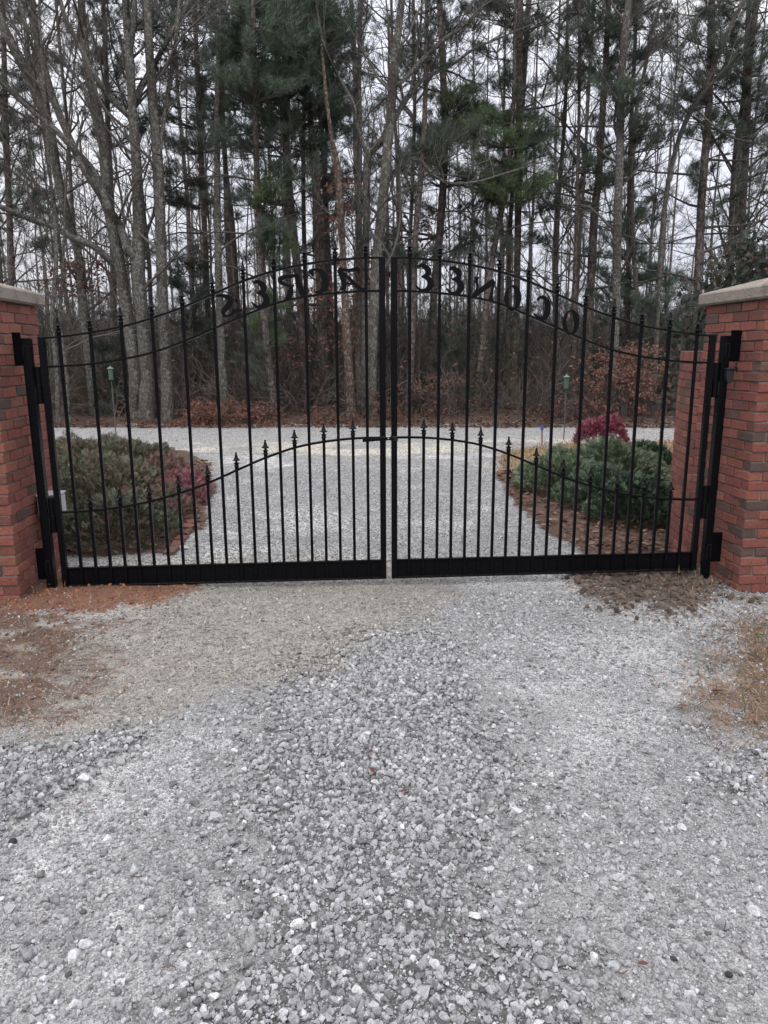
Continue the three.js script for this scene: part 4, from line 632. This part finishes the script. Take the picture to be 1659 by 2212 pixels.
{
  const R = rng(77), placed = [], mids = [];
  for (let c = 0; c < 900 && placed.length < 42; c++) {
    const z = -15 - 21 * R(), px = lerp(-40, 1700, R()), p = atZ(px, 900, z), x = p.x; if (placed.some(([a, b]) => Math.hypot(a - x, b - z) < 1.7)) continue; placed.push([x, z]);
    const [kind, proto] = kinds[Math.floor(R() * 6)], t = proto.clone(); t.name = numbered(kind === 'pine' ? 'slender_pine' : 'bare_tree'); t.position.set(x, 0, z); t.rotation.y = R() * 6.28; t.scale.setScalar(0.8 + 0.45 * R()); scene.add(t);
    t.children.forEach((m) => { m.name = numbered(m.name.replace(/_\d+$/, '')); });
    const sx = (V(x, 2.2, z).project(camera).x + 1) * 829.5, gx = atZ(sx, 700, 0).x, side = gx < 0 ? 'sandy-capped' : 'grey-capped', k = clamp(Math.round((2.025 - Math.abs(gx)) / 0.189), -1, 10);
    const ord = ['first', 'second', 'third', 'fourth', 'fifth', 'sixth', 'seventh', 'eighth', 'ninth', 'tenth', 'eleventh'][k];
    mids.push({ t, z, kind, where: k < 0 ? 'above the ' + side + ' pillar' : 'behind the ' + ord + ' tall spike from the ' + side + ' pillar' });
  }
  mids.forEach((m) => {                                         // nearest first where several stand in one line
    const same = mids.filter((o) => o.kind === m.kind && o.where === m.where).sort((a, b) => b.z - a.z), i = same.indexOf(m), what = m.kind === 'pine' ? 'slender pine ' : 'thin bare tree ';
    const d = same.length < 2 ? 'deep-set ' : i === 0 ? 'nearest ' : i === same.length - 1 ? 'farthest ' : i === 1 ? 'second-nearest ' : 'midway ';
    tag(m.t, d + what + m.where, 'tree', m.kind === 'pine' ? 'slender pines deep in the wood' : 'thin bare trees deep in the wood');
  });
}
// far wood and tangled underbrush: too many to count
{
  const R = rng(31337);
  const farGeo = [1, 2, 3].map((s) => { const r = rng(s * 17), b = new MB(), tw = new MB(); const P = []; for (let k = 0; k <= 6; k++) P.push(V((r() - 0.5) * 0.5 * k / 3, k / 6 * 18 - 0.3, (r() - 0.5) * 0.4)); b.tube(P, P.map((_, k) => 0.09 * (1 - 0.12 * k)), 5); for (let c = 0; c < 16; c++) { const i = 1 + Math.floor(r() * 5), a = r() * 6.28; grow(b, tw, P[i], V(Math.cos(a), 0.7, Math.sin(a)), 2 + 2 * r(), 0.025, 1, r, { wob: 0.45, up: 0.05, rmin: 0.006, kids: [3, 4, 0] }); } return mergeGeometries([b.geo(), tw.geo()]); });
  const farM = MS({ color: 0xffffff, roughness: 0.95 }), farL = [[], [], []], nl = [];
  for (let c = 0; c < 150; c++) { const z = -38 - 50 * R() , px = lerp(-60, 1720, R()), p = atZ(px, 900, z), m = 0.75 + 0.5 * R(); farL[c % 3].push({ p: V(p.x, 0, z), q: eul(0, R() * 6.28, 0), s: 0.8 + 0.4 * R(), c: C3(0.12 * m, 0.108 * m, 0.098 * m) }); if (c % 3 === 0) for (let q = 0; q < 14; q++) { const a = V(p.x, 5 + 11 * R(), z), e = a.clone().add(V((R() - 0.5) * 5, 0.4, (R() - 0.5) * 5)); needleList(nl, a, e, 10, 0.3, R, DGREEN); } }
  farL.forEach((l, k) => tag(copies('distant_wood', farGeo[k], farM, l), 'far trees massed deep in the wood', null, 'distant wood'));
  tag(copies('distant_foliage', tuft, M.needle, nl), 'dark pine foliage massed deep in the wood', null);
  const sprays = [1, 2, 3].map((s) => { const r = rng(s * 71), b = new MB(), tw = new MB(); for (let c = 0; c < 4; c++) { const a = r() * 6.28; grow(b, tw, V((r() - 0.5) * 0.5, -0.05, (r() - 0.5) * 0.5), V(Math.cos(a) * 0.7, 1, Math.sin(a) * 0.7), 0.6 + 0.6 * r(), 0.006, 1, r, { wob: 0.85, up: 0.0, rmin: 0.0024, kids: [3, 8, 0] }); } return mergeGeometries([b.geo(), tw.geo()]); });
  const br = [[], [], []], gl = [], dl = [];
  for (let c = 0; c < 6500; c++) {
    const z0 = Math.pow(R(), 0.8), z = -11.9 - 24 * z0, px = lerp(-60, 1720, R()), p = atZ(px, 900, z + 0), x = p.x, zz = z + 0.1 * x * (1 - z0), s = (0.7 + 1.3 * R() * R()) * (1 + z0 * 0.9), m = 0.6 + 0.9 * R();
    br[c % 3].push({ p: V(x, 0.05 + 1.6 * R() * R() * Math.min(1, z0 * 4), zz), q: eul((R() - 0.5) * 1.1, R() * 6.28, (R() - 0.5) * 1.1), s: V(s, s * 1.15, s), c: R() < 0.8 ? C3(0.088 * m, 0.07 * m, 0.062 * m) : C3(0.17 * m, 0.153 * m, 0.14 * m) });
    if (z < -13) { const n = R() < 0.36 ? 5 : 0; for (let q = 0; q < n; q++) { const a = V(x + (R() - 0.5) * 1.2, 0.2 + 3.4 * R() * R(), zz + (R() - 0.5)), e = a.clone().add(V((R() - 0.5) * 1.2, 0.25, (R() - 0.5) * 0.8)); needleList(gl, a, e, 9, 0.16, R, [0.035, 0.046, 0.03]); } }
    if (R() < 0.35) for (let q = 0; q < 10; q++) { const mm = 0.5 + 0.8 * R(); dl.push({ p: V(x + (R() - 0.5), 0.15 + 2.6 * R() * R(), zz + (R() - 0.5) * 0.8), q: eul(R() * 3, R() * 6, R() * 3), s: 0.07 + 0.06 * R(), c: C3(0.15 * mm, 0.07 * mm, 0.05 * mm) }); }
  }
  br.forEach((l, k) => tag(copies('underbrush', sprays[k], farM, l), 'tangled grey-brown brush filling the wood beyond the lane', null, 'underbrush in the wood'));
  tag(copies('evergreen_undergrowth', tuft, M.needle, gl), 'dark evergreen undergrowth between the trunks', null);
  tag(copies('clinging_leaves', M.leafGeo, M.leaf, dl), 'withered brown leaves caught in the brush', null);
}

// ---------- planting ----------
const sprig = (wide, n, seed) => { const R = rng(seed), g = new MB(); for (let k = 0; k < n; k++) { const t = 0.2 + 0.8 * k / (n - 1), sd = k % 2 ? 1 : -1, c = V(0, t * 0.85, 0.1 * t), d = V(sd * (0.75 + 0.3 * R()), 0.45 + 0.3 * R(), 0.3 * (R() - 0.5)).normalize(), L = 0.42 * (1.1 - 0.35 * t), s = V(-d.y, d.x, 0.35 * (R() - 0.5)).normalize().multiplyScalar(L * wide), m = c.clone().addScaledVector(d, L * 0.45).add(V(0, 0, 0.03)), e = c.clone().addScaledVector(d, L).add(V(0, -0.05, 0)); g.tri(c, m.clone().sub(s), e); g.tri(c, e, m.clone().add(s)); } return g.geo(); };
const sprigNarrow = sprig(0.2, 9, 3), sprigBroad = sprig(0.3, 8, 4);
function shrub(name, label, cat, x, z, rx, hgt, rz, n, size, cols, geo = sprigNarrow, mat = M.gloss, droop = 0.4) {
  const R = rng(seedN++ * 131), y = H(x, z), t = thing(name, label, cat, [x, y, z]), st = new MB(), list = [];
  for (let k = 0; k < 16; k++) { const a = R() * 6.28, q = 0.35 + 0.6 * R(), e = V(Math.cos(a) * q * rx, hgt * (0.55 + 0.35 * R()) * (1 - 0.45 * q * q), Math.sin(a) * q * rz); st.tube([V(Math.cos(a) * 0.05, -0.05, Math.sin(a) * 0.05), e.clone().multiplyScalar(0.5).add(V(0, hgt * 0.12, 0)), e], [0.007, 0.005, 0.003], 4); }
  mesh('stems', st.geo(), M.twig, t);
  n = Math.round(n * 2.5); size *= 0.58;
  for (let k = 0; k < n; k++) {
    const a = R() * 6.28, q = Math.sqrt(R()), lump = 0.5 + 0.95 * fbm(Math.cos(a) * q * 2.6 + 5 + x * 3, Math.sin(a) * q * 2.6 + z * 3, 3, 9), shell = 0.5 + 0.5 * Math.pow(R(), 0.45);
    const px = Math.cos(a) * q * rx * (0.85 + 0.3 * lump - 0.15), pz = Math.sin(a) * q * rz * (0.85 + 0.3 * lump - 0.15), py = hgt * lump * Math.sqrt(Math.max(0.06, 1 - q * q * 0.92)) * shell;
    const d = V(Math.cos(a) * q * 0.9 + (R() - 0.5) * 1.1, 0.75 + 0.5 * R() - droop * q, Math.sin(a) * q * 0.9 + (R() - 0.5) * 1.1).normalize(), [c, w] = cols[Math.floor(R() * cols.length)], m = 0.55 + 0.8 * R();
    list.push({ p: V(px, Math.max(0.02, py - size * 0.3), pz), q: new THREE.Quaternion().setFromUnitVectors(V(0, 1, 0), d).multiply(eul(0, R() * 6.28, 0)), s: size * (0.7 + 0.6 * R()), c: C3(c[0] * m, c[1] * m, c[2] * m) });
  }
  copies('foliage', geo, mat, list, t); return t;
}
const gA = [[0.06, 0.08, 0.048]], gB = [[0.085, 0.092, 0.052]], olive = [[0.115, 0.1, 0.06]], bron = [[0.135, 0.088, 0.062]], pink = [[0.2, 0.06, 0.078]], rose = [[0.25, 0.05, 0.09]];
// bed on the pillar side with the grey box
shrub('low_shrub', 'dull green low shrub nearest the sandy-capped pillar, behind the first bars', 'shrub', -2.2, -1.3, 0.52, 0.37, 0.55, 1300, 0.1, [gA, gA, gB, olive, bron].map((c) => [c[0]]));
shrub('low_shrub', 'low green and bronze shrub in the front corner of the bed by the kick plate', 'shrub', -2.05, -2.15, 0.38, 0.3, 0.5, 800, 0.095, [gA, bron, olive, pink].map((c) => [c[0]]));
shrub('low_shrub', 'low pink-red shrub along the drive edge of the bed', 'shrub', -2.0, -2.9, 0.32, 0.28, 0.7, 900, 0.095, [pink, pink, rose, bron].map((c) => [c[0]]));
shrub('low_shrub', 'second pink-tinged low shrub further along the drive edge', 'shrub', -2.45, -4.2, 0.34, 0.32, 0.75, 800, 0.1, [pink, bron, bron, olive].map((c) => [c[0]]));
shrub('low_shrub', 'wide bronze-green low shrub in the middle of the bed behind the pillar post', 'shrub', -2.75, -2.9, 0.65, 0.42, 0.85, 1600, 0.105, [olive, gA, bron, gB].map((c) => [c[0]]));
shrub('low_shrub', 'olive low shrub at the back of the bed, arching over the drive', 'shrub', -3.0, -4.9, 0.62, 0.46, 0.85, 1500, 0.115, [olive, gB, bron, gA].map((c) => [c[0]]));
shrub('low_shrub', 'brownish low shrub at the back of the bed near the flat stone', 'shrub', -3.6, -4.6, 0.65, 0.44, 0.75, 1200, 0.115, [olive, bron, gB].map((c) => [c[0]]));
shrub('low_shrub', 'dark green low shrub tucked behind the hinge stile', 'shrub', -3.2, -2.6, 0.55, 0.42, 0.7, 900, 0.105, [gA, gA, olive].map((c) => [c[0]]));
// bed by the curved wall
const lush = [[0.075, 0.115, 0.06]], fern = [[0.12, 0.155, 0.09]], deep = [[0.036, 0.064, 0.045]];
shrub('feathery_shrub', 'bright feathery green shrub beside the drive, its fronds combed sideways', 'shrub', 2.3, -3.6, 0.5, 0.4, 0.7, 1300, 0.13, [lush, fern, fern].map((c) => [c[0]]), sprigNarrow, M.gloss, 0.7);
shrub('feathery_shrub', 'big pale feathery green shrub in front of the crimson shrub', 'shrub', 3.05, -4.0, 0.68, 0.46, 0.8, 1700, 0.13, [fern, fern, lush].map((c) => [c[0]]), sprigNarrow, M.gloss, 0.7);
shrub('feathery_shrub', 'mid green shrub in the middle of the bed by the curved wall', 'shrub', 2.55, -2.7, 0.56, 0.4, 0.6, 1500, 0.115, [lush, deep, lush].map((c) => [c[0]]));
shrub('leafy_shrub', 'dark glossy green shrub at the front of the bed above the brown leaves', 'shrub', 2.5, -1.95, 0.42, 0.36, 0.4, 1100, 0.105, [deep, deep, lush].map((c) => [c[0]]), sprigBroad);
shrub('leafy_shrub', 'small dark shrub squeezed against the curved wall', 'shrub', 2.85, -2.5, 0.3, 0.34, 0.38, 500, 0.1, [deep, gA, lush].map((c) => [c[0]]), sprigBroad);
shrub('leafy_shrub', 'dark green clump on the straw lawn beside the curved wall', 'shrub', 3.75, -4.6, 0.4, 0.36, 0.35, 500, 0.12, [deep, lush].map((c) => [c[0]]), sprigBroad);
shrub('ground_cover', 'low mossy green patch beside the dark clump on the lawn', 'plant', 3.2, -4.9, 0.45, 0.2, 0.35, 420, 0.08, [lush, gB].map((c) => [c[0]]));
shrub('crimson_shrub', 'rounded crimson-pink shrub on the lawn by the lane', 'shrub', 4.02, -6.9, 0.4, 0.55, 0.4, 1000, 0.12, [rose, rose, [[0.36, 0.1, 0.15]], [[0.1, 0.03, 0.035]]].map((c) => [c[0]]));
{ // big small-leaved evergreen behind the grey-capped pillar
  const b = V(5.2, 0, -3.4), R = rng(606), t = thing('evergreen_bush', 'tall dark small-leaved evergreen bush rising behind the grey-capped pillar', 'bush', [b.x, 0, b.z]), st = new MB(), list = [];
  for (let k = 0; k < 40; k++) { const a = R() * 6.28, q = R(), e = V(Math.cos(a) * q * 1.5, 1.2 + 1.9 * R(), Math.sin(a) * q * 1.2); st.tube(spline([V(Math.cos(a) * 0.1, 0, Math.sin(a) * 0.1), e.clone().multiplyScalar(0.5).add(V(0, 0.2, 0)), e], 6), [0.03, 0.025, 0.02, 0.016, 0.012, 0.009, 0.006], 5); }
  mesh('stems', st.geo(), M.twig, t);
  for (let k = 0; k < 20000; k++) { const a = R() * 6.28, e = (R() - 0.35) * 2.4, q = Math.pow(R(), 0.4), l = 0.72 + 0.5 * fbm(a * 2 + 3, e * 2 + 9, 3, 77), p = V(Math.cos(a) * Math.cos(e * 0.6) * 1.75 * q * l, 1.55 + Math.sin(e * 0.65) * 1.6 * q * l, Math.sin(a) * Math.cos(e * 0.6) * 1.4 * q * l); if (p.y < 0.1) continue; const m = 0.5 + 0.8 * R(); list.push({ p, q: eul((R() - 0.5) * 2.4, R() * 6.28, (R() - 0.5) * 2.4), s: 0.06 + 0.035 * R(), c: R() < 0.22 ? C3(0.1 * m, 0.066 * m, 0.052 * m) : C3(0.036 * m, 0.047 * m, 0.034 * m) }); }
  copies('foliage', sprigBroad, M.leaf, list, t);
}
// ---------- small things ----------
function feeder(label, x, z, top) {
  const y = H(x, z), t = thing('bird_feeder', label, 'bird feeder', [x, y, z]), pm = MS({ color: C3(0.09, 0.095, 0.085), roughness: 0.6, metalness: 0.3 });
  const p = new MB(); p.tube([V(0, -0.1, 0), V(0.005, top * 0.5, 0), V(0.0, top - 0.27, 0)], [0.011, 0.01, 0.009], 8, true); mesh('pole', p.geo(), pm, t);
  const gm = MS({ color: C3(0.06, 0.105, 0.08), roughness: 0.45 });
  mesh('seed_tube', new THREE.LatheGeometry([[0, 0], [0.034, 0], [0.038, 0.01], [0.044, 0.18], [0.046, 0.2], [0, 0.2]].map(([r, h]) => new THREE.Vector2(r, h)), 20).translate(0, top - 0.25, 0), gm, t);
  mesh('roof', new THREE.LatheGeometry([[0.046, 0], [0.062, 0.002], [0.06, 0.012], [0.035, 0.026], [0.012, 0.034], [0.01, 0.055], [0, 0.056]].map(([r, h]) => new THREE.Vector2(r, h)), 20).translate(0, top - 0.05, 0), MS({ color: C3(0.16, 0.18, 0.16), roughness: 0.5 }), t);
  mesh('perch', new THREE.TorusGeometry(0.05, 0.004, 6, 20).rotateX(Math.PI / 2).translate(0, top - 0.235, 0), pm, t);
  const s = new MB(); const d = [V(0, 0.09, 0), V(0.06, 0, 0), V(0, -0.09, 0), V(-0.06, 0, 0), V(0, 0.09, 0)].map((v) => v.add(V(0, top * 0.44, 0.012))); for (let k = 0; k < 4; k++) s.tube([d[k], d[k + 1]], [0.004, 0.004], 5); mesh('diamond_scroll', s.geo(), pm, t);
}
{ const a = atZ(1224, 809, -8.12), b = atZ(238, 791, -9.3); feeder('green bird feeder on a thin pole near the crimson shrub', a.x, -8.12, a.y - H(a.x, -8.12)); feeder('green bird feeder on a thin pole in front of the leaning hardwood', b.x, -9.3, b.y - H(b.x, -9.3)); }
{ const t = thing('survey_stake', 'short wooden stake with blue tape at its tip beside the lane', 'stake', [3.18, H(3.18, -7.33), -7.33]); mesh('stake', chamferBox(0.03, 0.34, 0.014, 0.003).translate(0, 0.13, 0), MS({ color: C3(0.22, 0.18, 0.14), roughness: 0.9 }), t).rotation.z = 0.05; mesh('blue_tape', box(0.05, 0.075, 0.02, -0.014, 0.305, 0, 0.004), MS({ color: C3(0.05, 0.09, 0.35), roughness: 0.6 }), t); }
// field stones and brick edging at the beds
function rock(name, label, cat, x, z, s, col, seed, dy = 0.2) { const g = stoneGeo(seed, 0.6), m = mesh(name, g, MS({ color: C3(...col), map: speck, roughness: 0.9, flatShading: true })); m.position.set(x, H(x, z) + s[1] * dy, z); m.scale.set(...s); m.rotation.y = seed; return tag(m, label, cat); }
rock('field_stone', 'flat pale field stone lying at the back of the bed', 'stone', -3.95, -6.6, [0.42, 0.14, 0.2], [0.5, 0.46, 0.44], 901);
rock('field_stone', 'low dark field stone beside the flat pale one', 'stone', -4.35, -6.2, [0.22, 0.16, 0.16], [0.16, 0.12, 0.1], 902, 0.4);
rock('field_stone', 'small pinkish field stone close to the hinge stile', 'stone', -3.6, -5.3, [0.14, 0.09, 0.12], [0.36, 0.3, 0.29], 903, 0.5);
rock('field_stone', 'little white field stone at the drive corner of the bed', 'stone', -1.55, -0.95, [0.05, 0.035, 0.04], [0.6, 0.58, 0.56], 904, 0.4);
{ const t = thing('brick_edging', 'row of dark red bricks edging the planted bed along the drive', 'edging', [-1.62, 0, -1.3]), R = rng(8); for (let k = 0; k < 17; k++) { const z = -0.85 - k * 0.205, x = -1.62 - 0.012 * k * k * 0.16 + 0.02 * (R() - 0.5); const m = mesh('brick', headVar[k % 3], M.brick[k % 3 ? 4 : 6], t); m.position.set(x + 1.62, H(x, z) + 0.004, z + 1.3); m.rotation.set((R() - 0.5) * 0.15, (R() - 0.5) * 0.2, (R() - 0.5) * 0.2); } }
const onGround = (px, py) => { const d = ray(px, py); return camera.position.clone().addScaledVector(d, -camera.position.y / d.y); };
for (const [px, py, s, c, label] of [
  [375, 1716, 0.021, 0.16, 'dark angular stone lying alone on the pale track'], [795, 1605, 0.017, 0.75, 'white stone near the top of the coarse gravel heap'], [645, 2082, 0.021, 0.85, 'chunky white stone in the foreground gravel'],
  [462, 2180, 0.021, 0.8, 'flat white stone at the bottom edge of the photo'], [677, 2026, 0.014, 0.85, 'small bright white stone above the chunky white one'], [1024, 1997, 0.018, 0.7, 'rounded white stone on the smooth track'],
  [1574, 2103, 0.014, 0.04, 'black stone at the lower corner of the smooth track'], [1457, 2073, 0.012, 0.06, 'small black pebble beside a red leaf'], [782, 1845, 0.024, 0.2, 'large grey stone with a shadowed side mid-way along the gravel'], [668, 1464, 0.03, 0.2, 'dark stone cluster leader at the edge of the coarse gravel'], [548, 2058, 0.026, 0.34, 'big pale grey stone in the lower foreground'], [31, 1848, 0.017, 0.035, 'black chip at the edge of the heap in the corner'],
]) { const p = onGround(px, py); rock('loose_stone', label, 'stone', p.x, p.z, [s, s * 0.95, s], [c, c * 0.99, c * 0.97], px, 0.45); }
for (const [px, py, s, label] of [[175, 1770, 0.035, 'dark red fallen leaf curled on the pale track'], [1387, 2096, 0.04, 'maroon fallen leaf on the foreground gravel'], [805, 1690, 0.04, 'maroon leaf lying in the coarse gravel heap'], [800, 1650, 0.03, 'small maroon leaf just above another in the heap'], [872, 1735, 0.035, 'red leaf at the edge of the coarse heap'], [445, 1380, 0.035, 'brown leaf on the packed ground before the gate']]) {
  const p = onGround(px, py), m = mesh('fallen_leaf', M.leafGeo, MS({ color: C3(0.1, 0.028, 0.026), roughness: 0.7, side: THREE.DoubleSide })); m.position.set(p.x, H(p.x, p.z) + 0.022, p.z); m.scale.setScalar(s * 0.85); m.rotation.set(0.5, px, 0.4); tag(m, label, 'leaf');
}
{ // pine straw and bits of twig lying about
  const R = rng(515), st = new MB(), list = []; st.tube([V(-0.5, 0, 0), V(0, 0.03, 0.06), V(0.5, 0, -0.04)], [0.02, 0.024, 0.014], 5, true);
  for (let k = 0; k < 420; k++) { const x = lerp(-2.6, 2.6, R()), z = lerp(-0.2, 3.6, R()); if (!inView(x, z, 0.05) || R() < 0.5 * (1 - Math.max(Z.straw(x, z), Z.dirtL(x, z), Z.clay(x, z)))) continue; const L = 0.02 + 0.06 * R() * R(), m = 0.5 + R(); list.push({ p: V(x, H(x, z) + 0.006, z), q: eul((R() - 0.5) * 0.3, R() * 6.28, 0), s: V(L, 0.07, 0.07 * (0.5 + R())), c: C3(0.09 * m, 0.062 * m, 0.045 * m) }); }
  tag(copies('twig_litter', st.geo(), M.leaf, list), 'bits of dark twig lying on the gravel', null);
}
{ // dry weed at the foot of the post
  const R = rng(12), t = thing('dry_weed', 'wiry dry weed sprawling at the foot of the post by the curved wall', 'weed', [2.27, -0.045, 0.12]), g = new MB();
  for (let k = 0; k < 26; k++) { const a = R() * 6.28, L = 0.08 + 0.16 * R(), u = R() * 0.5, P = [V((R() - 0.5) * 0.12, 0, (R() - 0.5) * 0.2)]; for (let q = 1; q < 5; q++) P.push(P[0].clone().add(V(Math.cos(a) * L * q / 4, L * (u * q / 2 - u * q * q / 9) + 0.01, Math.sin(a) * L * q / 4 + (R() - 0.5) * 0.02))); g.tube(P, P.map(() => 0.0012), 3); }
  mesh('stalks', g.geo(), MS({ color: C3(0.3, 0.22, 0.13), roughness: 0.9 }), t);
}
console.log('tufts', foliageStats.n);
renderer.render(scene, camera);
